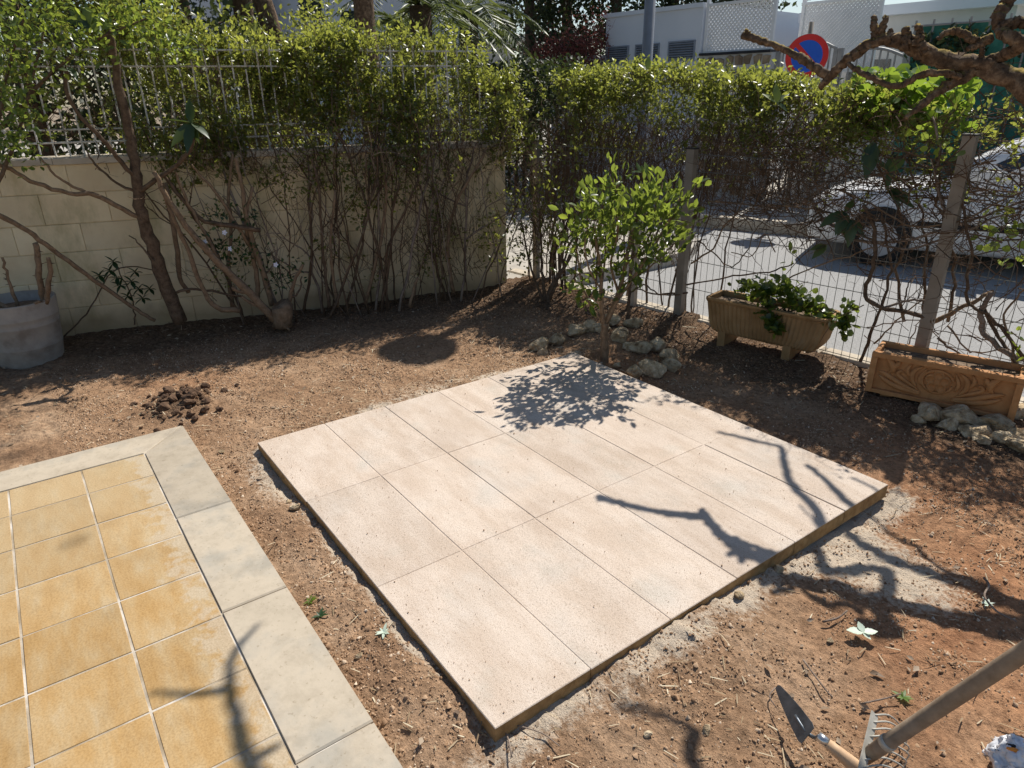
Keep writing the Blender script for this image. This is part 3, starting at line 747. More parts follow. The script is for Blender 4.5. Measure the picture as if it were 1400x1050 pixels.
YS = np.array([-1.4, -.45, .06, .35, .72, 1.18, 1.43, 1.97, 2.39, 2.73, 2.9])
TS = np.array([2.40, 2.28, 2.10, 1.92, 1.80, 1.86, 1.95, 1.87, 1.77, 1.66, 1.6])
def wall_s(y): return (y - W0[1]) / WALL_U[1]
def gen_wall(n):
    y = rng.uniform(-1.2, 2.86, n); top = np.interp(y, YS, TS) + .34 * (NZ.fbm(y * 4.5, y * 0 + 3, None, 3) - .5) + .0
    t = rng.random(n) ** 1.35
    z = top - t * (top - .95)
    d = rng.normal(-.15, .12, n) + .16 * (1 - sstep(1.0, 1.5, z))
    s = wall_s(y); q = W0[None] + WALL_U[None] * s[:, None] + WALL_N[None] * d[:, None]
    q = q.copy(); q[:, 2] = z; return q
def dens_wall(P):
    z = P[:, 2]; y = P[:, 1]
    lo = 1.02 + .5 * (NZ.fbm(y * 3.2 + 20, y * 0 + 8, None, 2) - .62); v = sstep(lo, lo + .34, z) * .86 + .14
    v = v * np.where(y < .05, np.where(z < 1.68, .30, .8), 1) * np.where(z > 1.5, 1, .8)
    v = v * np.where((y > -.45) & (y < .05) & (z > 1.15) & (z < 1.6), .35, 1)
    return v
hw = thing('wall_hedge', 'tall ragged privet hedge with brown stems growing against the block wall', 'hedge', wallpt(wall_s(1.3), -.05, .2))
P = hedge_leaves(13500, gen_wall, dens_wall, .04, .505, 5.0)
yq = rng.uniform(-.6, 2.8, 260); Ps = W0[None] + WALL_U[None] * wall_s(yq)[:, None] + WALL_N[None] * rng.normal(-.15, .08, 260)[:, None]; Ps[:, 2] = np.interp(yq, YS, TS) + .34 * (NZ.fbm(yq * 4.5, yq * 0 + 3, None, 3) - .5) - .03
L1_, D1_, V1_, t1_, S1_ = sprays(P, 7, .11, .55, WALL_N); L2_, D2_, V2_, t2_, S2_ = sprays(Ps, 9, .17, 1.3)
P = np.concatenate([L1_, L2_]); d = np.concatenate([D1_, D2_]); vv = np.concatenate([V1_ + .12 * t1_, V2_ + .2 * t2_ + .25]); n = len(P)
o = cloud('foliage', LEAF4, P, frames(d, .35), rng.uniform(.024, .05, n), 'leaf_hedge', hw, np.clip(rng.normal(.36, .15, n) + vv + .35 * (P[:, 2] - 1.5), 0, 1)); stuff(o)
mb = MB(); spray_twigs(mb, S1_, 3); spray_twigs(mb, S2_, 1); stuff(mb.build('shoots', 'twig', hw))
print('wall hedge leaves', n)
# low sparse leaves among the stems
y = rng.uniform(.2, 2.75, 7500); z = .12 + 1.1 * rng.random(7500) ** .7; cl = NZ.fbm(y * 4 + 40, z * 4, None, 2) + .12 * (z - .7)
k = rng.random(7500) < np.clip((cl - .5) * 5, 0, 1); y, z = y[k], z[k]; dd_ = np.abs(rng.normal(.17, .08, len(y)))
q = W0[None] + WALL_U[None] * wall_s(y)[:, None] + WALL_N[None] * dd_[:, None]; q[:, 2] = z
d = rng.normal(size=(len(y), 3)); d[:, 2] += .4
stuff(cloud('low_leaves', LEAF4, q, frames(d, .4), rng.uniform(.02, .042, len(y)), 'leaf_hedge', hw, np.clip(rng.normal(.38, .2, len(y)), 0, 1)))
# stems rising from the ground
random.seed(12)
stems = []
for i in range(46):
    yy = random.choice([random.gauss(2.12, .22), random.gauss(1.15, .18), random.gauss(1.55, .3), random.gauss(.75, .12), random.uniform(.5, 2.6)])
    yy = min(max(yy, .45), 2.66)
    s = wall_s(yy); o_ = random.uniform(.06, .3)
    p0 = wallpt(s, -.06, o_); lean = random.gauss(0, .33); zt = random.uniform(1.1, 1.45)
    p1 = wallpt(s + lean * .35 + random.gauss(0, .03), zt * .35, o_ + random.gauss(-.01, .03)); p2 = wallpt(s + lean * .75 + random.gauss(0, .04), zt * .72, max(.04, o_ * .7 + random.gauss(0, .03))); p3 = wallpt(s + lean * 1.15 + random.gauss(0, .05), max(zt, 1.24), random.uniform(-.12, .05))
    r0 = random.choice([.004, .005, .006, .008, .012])
    mb = MB(); sp0 = limb(mb, [p0, p1, p2, p3], r0, r0 * .5, 5, 4, .1, .008)
    for k in range(random.choice([1, 2, 3])):
        q = sp0[random.randint(3, len(sp0) - 4)]; twig(mb, q, WALL_U * random.gauss(0, .6) + WALL_N * random.gauss(.1, .25) + np.array([0, 0, random.uniform(.5, 1)]), random.uniform(.3, .7), r0 * .6, 7, .16, 4, .04, 2)
    mb.build('stem', random.choice(['twig', 'twig', 'twig', 'bark', 'twig_grey']), hw, True)
mb = MB()
for i in range(430):
    yy = random.choice([random.uniform(.35, 2.72), random.gauss(2.1, .25)]); yy = min(max(yy, .3), 2.72)
    z0 = random.uniform(.1, 1.25)
    twig(mb, wallpt(wall_s(yy), z0, random.uniform(.04, .26)), (WALL_U[0] * random.gauss(0, .6), WALL_U[1] * random.gauss(0, .6), random.uniform(.3, 1)), random.uniform(.15, .5), random.uniform(.0014, .0032), 5, .22, 3, .05, random.choice([0, 1, 2]))
for i in range(1400):
    yy = random.uniform(-.9, 2.85) if i < 900 else random.uniform(.25, 2.8); top = float(np.interp(yy, YS, TS)); z0 = random.uniform(1.05, top - .12) if i < 900 else random.uniform(.95, 1.35)
    twig(mb, wallpt(wall_s(yy), z0, random.gauss(-.1, .11) if z0 > 1.18 else random.uniform(.02, .2)), (random.gauss(0, .5), random.gauss(0, .5), random.uniform(.2, 1)), random.uniform(.1, .32), random.uniform(.0013, .003), 5, .25, 3, .05, random.choice([0, 1, 1]))
stuff(mb.build('twigs', 'twig', hw))

# ================================================================== HEDGE ALONG THE FENCE
XT = np.array([-2.0, -1.77, -.77, -.1, .6, 1.0, 1.65, 2.6]); ZT = np.array([1.62, 1.64, 1.67, 1.58, 1.51, 1.47, 1.42, 1.4])
def gen_f(n):
    x = rng.uniform(-1.66, 2.4, n); top = np.interp(x, XT, ZT) + .16 * (NZ.fbm(x * 6 + 50, x * 0 + 1, None, 3) - .5) - .02
    t = rng.random(n) ** 1.2; z = top - t * .62
    d = rng.normal(.26, .12, n)
    return np.stack([x, fence_y(x) + d, z], 1)
def dens_f(P):
    x, z = P[:, 0], P[:, 2]; top = np.interp(x, XT, ZT); dp = top - z
    v = np.exp(-(np.maximum(dp - .10, 0) / .19) ** 2) * .9 + .10 + .25 * (x < -.9)
    return v * np.where(x > .75, np.clip(1 - (x - .75) * 1.3, .06, 1), 1)
hf = thing('fence_hedge', 'flat-topped hedge with bare twiggy base growing along the wire fence', 'hedge', (0, 3.25, -.02))
P = hedge_leaves(9000, gen_f, dens_f, .04, .46, 6.0)
xq = rng.uniform(-1.6, 1.0, 220); Ps = np.stack([xq, fence_y(xq) + rng.normal(.26, .08, 220), np.interp(xq, XT, ZT) - .04], 1)
L1_, D1_, V1_, t1_, S1_ = sprays(P, 7, .10, .6); L2_, D2_, V2_, t2_, S2_ = sprays(Ps, 7, .11, 1.3)
P = np.concatenate([L1_, L2_]); d = np.concatenate([D1_, D2_]); vv = np.concatenate([V1_ + .12 * t1_, V2_ + .2 * t2_ + .2]); n = len(P); print('fence hedge', n)
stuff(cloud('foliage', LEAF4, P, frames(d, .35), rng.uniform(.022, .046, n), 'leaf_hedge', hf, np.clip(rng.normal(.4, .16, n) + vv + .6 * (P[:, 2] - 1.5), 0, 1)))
mb = MB(); spray_twigs(mb, S1_, 3); spray_twigs(mb, S2_, 1); stuff(mb.build('shoots', 'twig', hf))
mb = MB()
for i in range(1700):
    xx = random.uniform(-1.7, .65); z0 = random.uniform(.75, 1.25)
    twig(mb, (xx, fence_y(xx) + random.gauss(.24, .11), z0), (random.gauss(0, .55), random.gauss(0, .4), random.uniform(.2, 1)), random.uniform(.18, .42), random.uniform(.0014, .0032), 5, .22, 3, .05, random.choice([0, 1, 2]))
for i in range(420):
    xx = random.uniform(-1.75, -.2); z0 = random.uniform(.2, .9)
    twig(mb, (xx, fence_y(xx) + random.gauss(.2, .1), z0), (random.gauss(0, .3), random.gauss(0, .3), 1), random.uniform(.3, .6), random.uniform(.002, .004), 5, .18, 3, .05, 1)
stuff(mb.build('twigs', 'twig', hf))
mb = MB()
for i in range(430):
    xx = random.uniform(.3, 2.5); z0 = random.uniform(.72, 1.2)
    sg = random.choice([-1, 1])
    twig(mb, (xx, fence_y(xx) + random.gauss(.03, .1), z0), (sg * random.uniform(.3, 1), random.gauss(0, .25), random.gauss(.05, .35)), random.uniform(.2, .5), random.uniform(.002, .005), 6, .28, 3, .02, random.choice([0, 1, 2]))
for i in range(420):
    xx = random.uniform(.35, 2.3); z0 = random.uniform(.95, 1.42)
    twig(mb, (xx, fence_y(xx) + random.gauss(.16, .12), z0), (random.choice([-1, 1]) * random.uniform(.3, 1), random.gauss(0, .3), random.gauss(.05, .4)), random.uniform(.15, .4), random.uniform(.0016, .004), 6, .3, 3, .0, random.choice([1, 2]))
stuff(mb.build('bare_twigs', 'twig', hf))
n = 900; x = rng.uniform(.5, 2.3, n); z = rng.uniform(.95, 1.5, n); k = NZ.fbm(x * 5 + 31, z * 5, None, 2) > .5; x, z = x[k], z[k]
L1_, D1_, V1_, t1_, S1_ = sprays(np.stack([x, fence_y(x) + rng.normal(.14, .1, len(x)), z], 1)[:150], 5, .08, .4)
stuff(cloud('sparse_leaves', LEAF7, L1_, frames(D1_, .4), rng.uniform(.022, .045, len(L1_)), 'leaf_hedge', hf, np.clip(.5 + V1_ + rng.normal(0, .2, len(L1_)), 0, 1)))
for i in range(26):
    xx = random.uniform(-1.7, -.95) if i < 16 else random.uniform(-.9, .2)
    yb = fence_y(xx) + random.uniform(.05, .2) - (.25 if i < 10 else 0)
    r0 = random.uniform(.005, .013); mb = MB()
    limb(mb, [(xx, yb, -.06), (xx + random.gauss(0, .04), yb + .02, .4), (xx + random.gauss(0, .08), fence_y(xx) + .2, .8), (xx + random.gauss(0, .14), fence_y(xx) + .24, 1.3)], r0, r0 * .4, 5, 4, .1, .006)
    mb.build('stem', random.choice(['twig', 'bark']), hf, True)

# ================================================================== SHRUBS AND TREES IN THE GARDEN
def px_limb(parent, name, pxs, plane, off, r0, r1, mat='bark', sides=8, n=4, offs=None, rough=.12, wig=.003):
    pts = [onp(a, b, plane, off if offs is None else offs[i]) for i, (a, b) in enumerate(pxs)]
    mb = MB(); sp = limb(mb, pts, r0, r1, sides, n, rough, wig); ob = mb.build(name, mat, parent, True); return sp, ob
def big_leaf(parent, base, d, length, mat='leaf_loquat', var=.3, wid=.30, up=(0, 0, 1), curl=.25, name='leaf'):
    d = unit(d); zz = np.array(up, float); zz = unit(zz - d * (zz @ d)); yy = np.cross(zz, d)
    vs = []; N = 9
    for i in range(N + 1):
        t = i / N; wv = wid * math.sin(math.pi * min(1, .04 + t * .97) ** .85) * (1 + .06 * (-1) ** i)
        c = np.array(base) + d * length * t + zz * (-curl * length * t * t)
        for sgn, lift in ((-1, .18), (0, 0), (1, .18)): vs.append(c + yy * sgn * wv * length * .5 + zz * lift * wv * length * .5)
    fs = []
    for i in range(N):
        for k in (0, 1): fs.append((i * 3 + k, i * 3 + k + 1, i * 3 + k + 4, i * 3 + k + 3))
    mb = MB().add(vs, fs); o = mb.build(name, mat, parent, True)
    a = o.data.attributes.new('var', 'FLOAT', 'POINT'); a.data.foreach_set('value', np.full(len(vs), var, np.float32)); return o
# loquat by the wall
lq = thing('loquat_tree', 'small loquat tree with crooked trunk and long ribbed leaves by the wall', 'tree', onp(240, 436, WALLP, .3))
px_limb(lq, 'trunk', [(246, 440), (228, 395), (212, 345), (196, 300), (188, 262), (184, 220), (172, 160), (160, 105), (150, 40)], WALLP, .3, .048, .022, 'bark', 10, 4, wig=.004)
px_limb(lq, 'branch', [(196, 300), (165, 285), (130, 266), (95, 264), (50, 250), (15, 232), (-20, 215)], WALLP, .3, .017, .011, 'bark_pale', 7, offs=[.3, .33, .37, .4, .42, .45, .5])
px_limb(lq, 'branch', [(125, 265), (100, 255), (75, 238), (55, 215)], WALLP, .37, .011, .006, 'bark_pale', 6)
px_limb(lq, 'branch', [(190, 262), (215, 245), (245, 222), (262, 200), (266, 170)], WALLP, .3, .017, .010, 'bark', 7, offs=[.3, .36, .42, .46, .48])
px_limb(lq, 'branch', [(186, 245), (160, 215), (140, 190), (110, 160), (90, 120), (92, 90)], WALLP, .34, .015, .010, 'bark', 7, offs=[.3, .38, .44, .48, .5, .5])
px_limb(lq, 'branch', [(185, 262), (160, 250), (130, 225), (118, 205)], WALLP, .3, .010, .005, 'bark', 6)
px_limb(lq, 'branch', [(222, 372), (205, 350), (188, 332), (176, 322)], WALLP, .33, .008, .003, 'bark', 6)
px_limb(lq, 'branch', [(215, 352), (200, 320), (193, 285)], WALLP, .27, .009, .006, 'bark', 6)
RGT, UPV, FWD = RT[0], -RT[1], RT[2]
tip = onp(262, 168, WALLP, .48)
for dr, du, df, ln, vr in ((-1, .1, -.35, .19, .05), (-.2, 1, .1, .18, .25), (.7, -.5, -.2, .17, .2), (-.75, -.85, -.1, .2, .0), (-.1, -1, -.2, .2, .05), (.3, -1, .1, .13, .1), (.6, .4, .3, .11, .2)):
    big_leaf(lq, tip, RGT * dr + UPV * du + FWD * df, ln, 'leaf_loquat', vr, .34, (0, 0, 1) if abs(du) < .8 else -FWD, .12)
tip = onp(122, 38, WALLP, .5)
for dr, du, df, ln, vr in ((-.2, 1, .0, .16, .85), (1, .2, .1, .14, .9), (-.8, .7, -.1, .16, .25), (-.6, .2, -.2, .14, .3), (.3, .8, .3, .15, .8)):
    big_leaf(lq, tip, RGT * dr + UPV * du + FWD * df, ln, 'leaf_loquat', vr, .36, -FWD, .1)
tip = onp(92, 90, WALLP, .5)
for dr, du, df, ln, vr in ((-1, .0, .0, .14, .3), (-.8, .6, 0, .12, .8), (.5, -.5, -.2, .13, .2), (-.7, -.5, -.2, .13, .3)):
    big_leaf(lq, tip, RGT * dr + UPV * du + FWD * df, ln, 'leaf_loquat', vr, .3, (0, 0, 1), .2)
# rounder bright foliage hanging in at the top left
ls = thing('leafy_shrub', 'leafy shrub with rounded bright green leaves beside the loquat tree', 'shrub', wallpt(wall_s(-.75), -.05, .45))
pts = []
for (px, py, rr, k, o_) in ((20, 40, .15, 260, .6), (60, 20, .16, 300, .6), (30, 150, .10, 130, .6), (20, 200, .09, 160, .6), (120, 60, .10, 90, .55), (200, 30, .12, 200, .45), (245, 60, .10, 120, .4), (-10, 100, .15, 160, .6), (160, 20, .12, 160, .5), (40, 95, .08, 50, .6)):
    c = onp(px, py, WALLP, o_); pts.append(c[None] + rng.normal(0, 1, (k, 3)) * rr * np.array([.8, .8, .7]))
P = np.concatenate(pts); n = len(P); d = rng.normal(size=(n, 3)); d[:, 2] += .2
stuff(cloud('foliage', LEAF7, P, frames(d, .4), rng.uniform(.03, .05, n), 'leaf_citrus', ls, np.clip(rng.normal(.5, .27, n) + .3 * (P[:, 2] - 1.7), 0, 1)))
for i, pxs in enumerate(([(-40, 470), (-25, 300), (-5, 180), (20, 60), (50, 0)], [(-25, 300), (10, 220), (40, 130), (60, 40)], [(-5, 180), (50, 120), (120, 60), (200, 25)])):
    px_limb(ls, 'stem', pxs, WALLP, .5, .014, .005, 'bark', 6)

# leaning bare branch beside the grey pot
lb = thing('leaning_branch', 'bare knobbly branch leaning up past the grey pot', 'branch', onp(205, 440, WALLP, .3))
px_limb(lb, 'branch', [(212, 438), (186, 424), (150, 397), (105, 366), (62, 334), (30, 311), (-15, 288)], WALLP, .33, .012, .016, 'bark_pale', 8, 4, offs=[.25, .28, .33, .38, .42, .45, .5])
px_limb(lb, 'branch', [(84, 464), (112, 436), (135, 402), (152, 372), (180, 364), (212, 370)], WALLP, .12, .006, .004, 'bark', 6)
# dark leafed seedling against the wall
sc = thing('umbrella_plant', 'small plant with dark green fingered leaves at the foot of the wall', 'plant', onp(182, 440, WALLP, .22))
px_limb(sc, 'stem', [(184, 444), (183, 425), (178, 400), (165, 375), (158, 360)], WALLP, .24, .005, .003, 'bark', 6)
for (px, py) in ((155, 358), (150, 370), (185, 372), (165, 390), (190, 395), (175, 405), (195, 408), (160, 380), (180, 385), (205, 395), (136, 377)):
    c = onp(px, py, WALLP, .24 + random.uniform(-.03, .08)); hub = twig(MB(), c, (0, 0, 1), .01, .001, 3)
    a0 = random.uniform(0, 6)
    for k in range(6):
        a = a0 + k * 1.05
        big_leaf(sc, c, RGT * math.cos(a) + UPV * math.sin(a) * .6 - FWD * .3, random.uniform(.05, .075), 'leaf_dark', random.uniform(.1, .7), .42, (0, 0, 1), .2)

# multi-stemmed old shrub with stump
ms = thing('arching_shrub', 'many-stemmed shrub with pale arching canes leaning from a stump', 'shrub', onp(380, 440, WALLP, .4))
SP = [([(376, 438), (340, 400), (300, 360), (262, 318), (232, 275), (210, 235)], .45, .017, .008), ([(372, 418), (362, 380), (346, 330), (336, 290), (330, 250), (322, 215)], .3, .012, .007), ([(352, 412), (350, 370), (340, 330), (336, 300), (345, 255)], .28, .010, .006),
      ([(328, 425), (295, 420), (275, 390), (258, 345), (238, 300), (222, 260)], .4, .011, .007), ([(356, 315), (325, 310), (280, 302), (260, 285), (238, 260), (225, 240)], .35, .010, .006), ([(340, 335), (300, 270), (275, 240), (262, 225)], .3, .007, .004),
      ([(300, 355), (270, 300), (250, 262), (240, 235)], .36, .007, .005), ([(395, 415), (402, 385), (415, 360)], .38, .009, .006), ([(392, 410), (408, 400), (413, 378)], .38, .005, .003), ([(450, 420), (445, 380), (440, 330), (436, 260), (425, 210)], .25, .008, .005),
      ([(462, 420), (455, 370), (452, 320), (458, 260)], .25, .008, .005), ([(318, 420), (312, 370), (316, 320), (312, 260), (318, 210)], .15, .009, .005), ([(242, 400), (262, 395), (300, 400), (330, 405)], .35, .006, .004), ([(225, 250), (240, 330), (246, 380), (258, 400)], .2, .010, .008),
      ([(340, 400), (325, 398), (318, 392)], .45, .008, .006), ([(330, 405), (350, 418), (372, 428)], .45, .006, .008), ([(500, 415), (520, 330), (528, 260), (520, 200)], .2, .009, .005), ([(620, 400), (612, 340), (622, 280), (650, 230), (668, 200)], .2, .010, .005), ([(560, 420), (566, 395), (571, 380)], .35, .007, .006)]
for pxs, o_, r0, r1 in SP:
    px_limb(ms, 'cane', pxs, WALLP, o_, r0 * 1.8, r1 * 1.8, random.choice(['bark_pale', 'bark_pale', 'bark']), 6)
c = onp(384, 425, WALLP, .45); mb = MB()
mb.tube([c + [0, 0, -.12], c + [0, 0, -.07], c + [.01, 0, -.02], c + [0, .01, .03], c + [0, 0, .052]], [.068, .07, .074, .072, .066], 12, True, .2); mb.build('stump', 'bark_pale', ms, True)
px_limb(ms, 'root', [(384, 436), (390, 446), (396, 452)], WALLP, .5, .02, .006, 'bark_pale', 6)
P = np.concatenate([onp(px, py, WALLP, .34)[None] + rng.normal(0, .05, (34, 3)) for px, py in ((300, 340), (330, 345), (310, 352), (345, 340), (375, 365), (290, 335), (375, 380), (400, 372), (300, 290), (340, 300))])
n = len(P); d = rng.normal(size=(n, 3)); d[:, 2] += .3
stuff(cloud('foliage', LEAF4, P, frames(d, .6), rng.uniform(.025, .045, n), 'leaf_dark', ms, np.clip(rng.normal(.6, .25, n), 0, 1)))
for (px, py) in ((280, 331), (307, 318), (377, 362), (315, 340)):
    c = onp(px, py, WALLP, .42); mb = MB()
    for k in range(5):
        a = k * 1.2566; dv = RGT * math.cos(a) + UPV * math.sin(a); pv = RGT * -math.sin(a) + UPV * math.cos(a)
        mb.add([c, c + dv * .012 + pv * .007 - FWD * .002, c + dv * .02, c + dv * .012 - pv * .007 - FWD * .002], [(0, 1, 2, 3)])
    mb.build('flower', 'petal', ms)

# small citrus tree
ct = thing('citrus_tree', 'small round-crowned citrus tree casting shade on the paving corner', 'tree', (.146, 2.125, -.055))
CTP = (np.array([.146, 2.125, 0]), unit((RT[2][0], RT[2][1], 0)))
def cpx(a, b, o_=0.0): return onp(a, b, CTP, o_)
TR = [([(826, 500), (827, 478), (826, 458), (828, 442)], .027, .022, [0, 0, 0, 0], 'trunk'),
      ([(826, 446), (838, 420), (850, 385), (858, 345), (868, 310), (880, 275)], .018, .007, [0, .02, .04, .06, .08, .1], 'branch'), ([(826, 444), (823, 415), (822, 385), (818, 350), (812, 310)], .016, .006, [0, -.02, -.04, -.05, -.06], 'branch'),
      ([(828, 444), (845, 410), (862, 385), (885, 350), (910, 310), (930, 270)], .011, .005, [0, -.03, -.06, -.08, -.1, -.12], 'branch'), ([(824, 440), (806, 415), (795, 385), (790, 350), (785, 315)], .008, .004, [0, .03, .07, .1, .12], 'branch'),
      ([(845, 400), (835, 360), (845, 320), (840, 280), (845, 250)], .008, .004, [.03, .0, -.1, -.12, -.14], 'branch'), ([(858, 360), (885, 330), (895, 290), (905, 255)], .007, .003, [.05, .12, .16, .18], 'branch'), ([(822, 395), (808, 375), (800, 340), (805, 290)], .006, .003, [-.03, -.1, -.14, -.16], 'branch'),
      ([(850, 390), (880, 372), (905, 350), (925, 330)], .006, .003, [.02, .0, .05, .05], 'branch')]
mbt = MB(); tips = []
for pxs, r0, r1, of, nm in TR:
    mb = MB(); sp = limb(mb, [cpx(a, b, o_) for (a, b), o_ in zip(pxs, of)], r0, r1, 8, 4, .1, .002); mb.build(nm, 'bark_pale', ct, True)
    if nm == 'branch':
        for k in range(14):
            i = random.randint(len(sp) // 3, len(sp) - 1); tw = twig(mbt, sp[i], np.array([random.gauss(0, .8), random.gauss(0, .8), random.uniform(0, .9)]), random.uniform(.1, .24), .0028, 5, .25, 4, .06, 1); tips.append(tw)
stuff(mbt.build('twigs', 'twig', ct))
C0 = cpx(857, 312); LP, LD = [], []
def crown_w(p):
    q = (p - C0); a = q @ RGT; b = q[2]; cdp = q @ unit((RT[2][0], RT[2][1], 0)); return (a / .39) ** 2 + (cdp / .36) ** 2 + ((b - .02) / (.30 if b > 0 else .36)) ** 2
for tw in tips:
    for k in range(5):
        i = random.randint(1, len(tw) - 1); p = tw[i] + np.array([random.gauss(0, .02) for _ in range(3)]); LP.append(p); LD.append(unit(tw[i] - tw[i - 1]) + np.array([random.gauss(0, .7), random.gauss(0, .7), random.gauss(.3, .5)]))
while len(LP) < 1320:
    cc = C0 + np.array([random.gauss(0, .2), random.gauss(0, .2), random.gauss(.06, .17)])
    v = crown_w(cc)
    if v > 1.0 or (v < .25 and random.random() < .6) or (cc[2] < C0[2] - .1 and random.random() < .72): continue
    k = random.randint(4, 9); up_ = unit(cc - (C0 - np.array([0, 0, .35])))
    for _ in range(k):
        LP.append(cc + np.array([random.gauss(0, .022) for _ in range(3)])); LD.append(up_ * .8 + np.array([random.gauss(0, .6), random.gauss(0, .6), random.gauss(.25, .5)]))
LP, LD = np.array(LP), np.array(LD); n = len(LP)
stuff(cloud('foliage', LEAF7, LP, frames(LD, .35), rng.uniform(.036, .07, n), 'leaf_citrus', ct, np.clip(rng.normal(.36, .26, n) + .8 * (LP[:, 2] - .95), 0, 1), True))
for (px, py, o_) in ((790, 388, -.1), (797, 400, -.1), (810, 398, -.08), (805, 412, -.06), (885, 360, -.1), (872, 378, -.05), (890, 345, -.1), (812, 420, -.05)):
    for k in range(3):
        big_leaf(ct, cpx(px + random.uniform(-6, 6), py + random.uniform(-6, 6), o_), RGT * random.gauss(0, .6) - UPV * random.uniform(.2, 1) - FWD * .3, random.uniform(.06, .085), 'leaf_citrus', random.uniform(.1, .75), .45, (0, 0, 1), .2)

# second shrub by the fence
s2 = thing('fence_shrub', 'multi-trunked small-leaved dark shrub at the corner of wall and fence', 'shrub', gz(745, 412, -.03))
b = gz(745, 412, -.03); S2P = (b, unit((RT[2][0], RT[2][1], 0)))
for pxs, r0 in (([(748, 415), (752, 395), (775, 360), (790, 325)], .022), ([(746, 415), (742, 380), (740, 340), (738, 290)], .015), ([(744, 415), (732, 385), (722, 350), (712, 300)], .012), ([(752, 410), (765, 370), (768, 330), (772, 280)], .013), ([(765, 405), (785, 380), (800, 365)], .006), ([(725, 400), (712, 395), (700, 405)], .008)):
    px_limb(s2, 'trunk', pxs, S2P, 0, r0, r0 * .45, 'bark', 7)
P = []
while len(P) < 1500:
    p = b + np.array([random.gauss(0, .17), random.gauss(0, .17), random.uniform(.3, 1.25)]); P.append(p)
P = np.array(P); n = len(P); d = rng.normal(size=(n, 3)); d[:, 2] += .3
k = NZ.fbm(P[:, 0] * 8, P[:, 1] * 8, P[:, 2] * 8, 2) > .47; P, d = P[k], d[k]; n = len(P)
stuff(cloud('foliage', LEAF4, P, frames(d, .5), rng.uniform(.025, .05, n), 'leaf_hedge', s2, np.clip(rng.normal(.2, .14, n), 0, 1)))
mb = MB()
for i in range(150): twig(mb, b + np.array([random.gauss(0, .12), random.gauss(0, .12), random.uniform(.3, .9)]), (random.gauss(0, .5), random.gauss(0, .5), 1), random.uniform(.2, .5), .003, 5, .2, 3, .05, 1)
stuff(mb.build('twigs', 'twig', s2))
# reddish stem behind the citrus tree
rs = thing('bare_stem', 'thin bare reddish stem standing between citrus tree and fence', 'stem', gz(858, 446, -.03))
b = gz(858, 446, -.03); RSP = (b, unit((RT[2][0], RT[2][1], 0)))
px_limb(rs, 'stem', [(857, 448), (859, 420), (861, 395), (864, 360), (868, 320)], RSP, 0, .013, .007, 'bark', 7)
px_limb(rs, 'branch', [(861, 400), (880, 390), (900, 402), (930, 403)], RSP, 0, .006, .005, 'twig', 6)

# bare climbing shrub on the fence
cl = thing('climbing_shrub', 'bare winding climbing shrub tangled through the wire fence', 'shrub', onp(1170, 520, FENP, .1))
CP = [([(1172, 528), (1172, 505), (1182, 478), (1197, 440), (1210, 405), (1216, 370), (1212, 330), (1205, 295)], .011, .006), ([(1275, 440), (1245, 427), (1210, 422), (1183, 404), (1190, 375), (1197, 340), (1193, 305), (1180, 280)], .013, .010), ([(1275, 440), (1300, 430), (1340, 408), (1358, 398)], .014, .009),
      ([(1356, 400), (1342, 425), (1346, 455), (1372, 480), (1400, 492), (1430, 500)], .013, .015), ([(1400, 490), (1375, 455), (1350, 430), (1325, 415), (1322, 385), (1330, 340), (1318, 300), (1315, 260)], .010, .006), ([(1000, 440), (1040, 405), (1100, 370), (1160, 350), (1195, 338)], .005, .004),
      ([(935, 390), (985, 382), (1010, 376), (1050, 372), (1085, 360)], .006, .004), ([(940, 400), (900, 403), (870, 395), (845, 380)], .007, .004), ([(945, 360), (975, 340), (990, 310), (1012, 285), (1020, 260)], .007, .004), ([(955, 330), (980, 350), (1000, 365), (1020, 345), (1030, 320), (1045, 300)], .005, .003),
      ([(965, 275), (1030, 280), (1090, 283), (1130, 290), (1160, 310)], .006, .005), ([(1100, 250), (1115, 285), (1140, 310), (1180, 330), (1250, 325), (1300, 310), (1360, 290), (1420, 265)], .010, .006), ([(1120, 300), (1180, 325), (1240, 340), (1310, 318), (1400, 280)], .007, .005), ([(1150, 260), (1200, 285), (1250, 310), (1310, 300), (1400, 262)], .006, .004),
      ([(1300, 315), (1290, 280), (1280, 240), (1285, 200), (1275, 160)], .009, .005), ([(1195, 470), (1225, 440), (1255, 415), (1280, 405)], .005, .003), ([(1185, 448), (1230, 440), (1270, 437)], .004, .003), ([(1240, 475), (1252, 450), (1262, 430)], .004, .002), ([(1282, 462), (1300, 475), (1320, 490)], .007, .004), ([(1295, 445), (1320, 475), (1335, 482), (1375, 478)], .005, .003),
      ([(1345, 420), (1365, 460), (1385, 490), (1395, 505)], .009, .009), ([(1390, 500), (1380, 465), (1372, 430), (1395, 400), (1420, 380)], .007, .004), ([(1210, 420), (1235, 412), (1260, 410), (1275, 415)], .007, .006), ([(1238, 412), (1240, 395), (1245, 382)], .005, .003), ([(1020, 410), (1070, 395), (1105, 385)], .004, .002), ([(1060, 345), (1045, 320), (1030, 350), (1000, 345)], .004, .003)]
for pxs, r0, r1 in CP:
    px_limb(cl, 'branch', pxs, FENP, random.uniform(-.03, .05), r0, r1, random.choice(['bark', 'bark_pale', 'twig_grey']), 7, 4, None, .15, .004)
mb = MB()
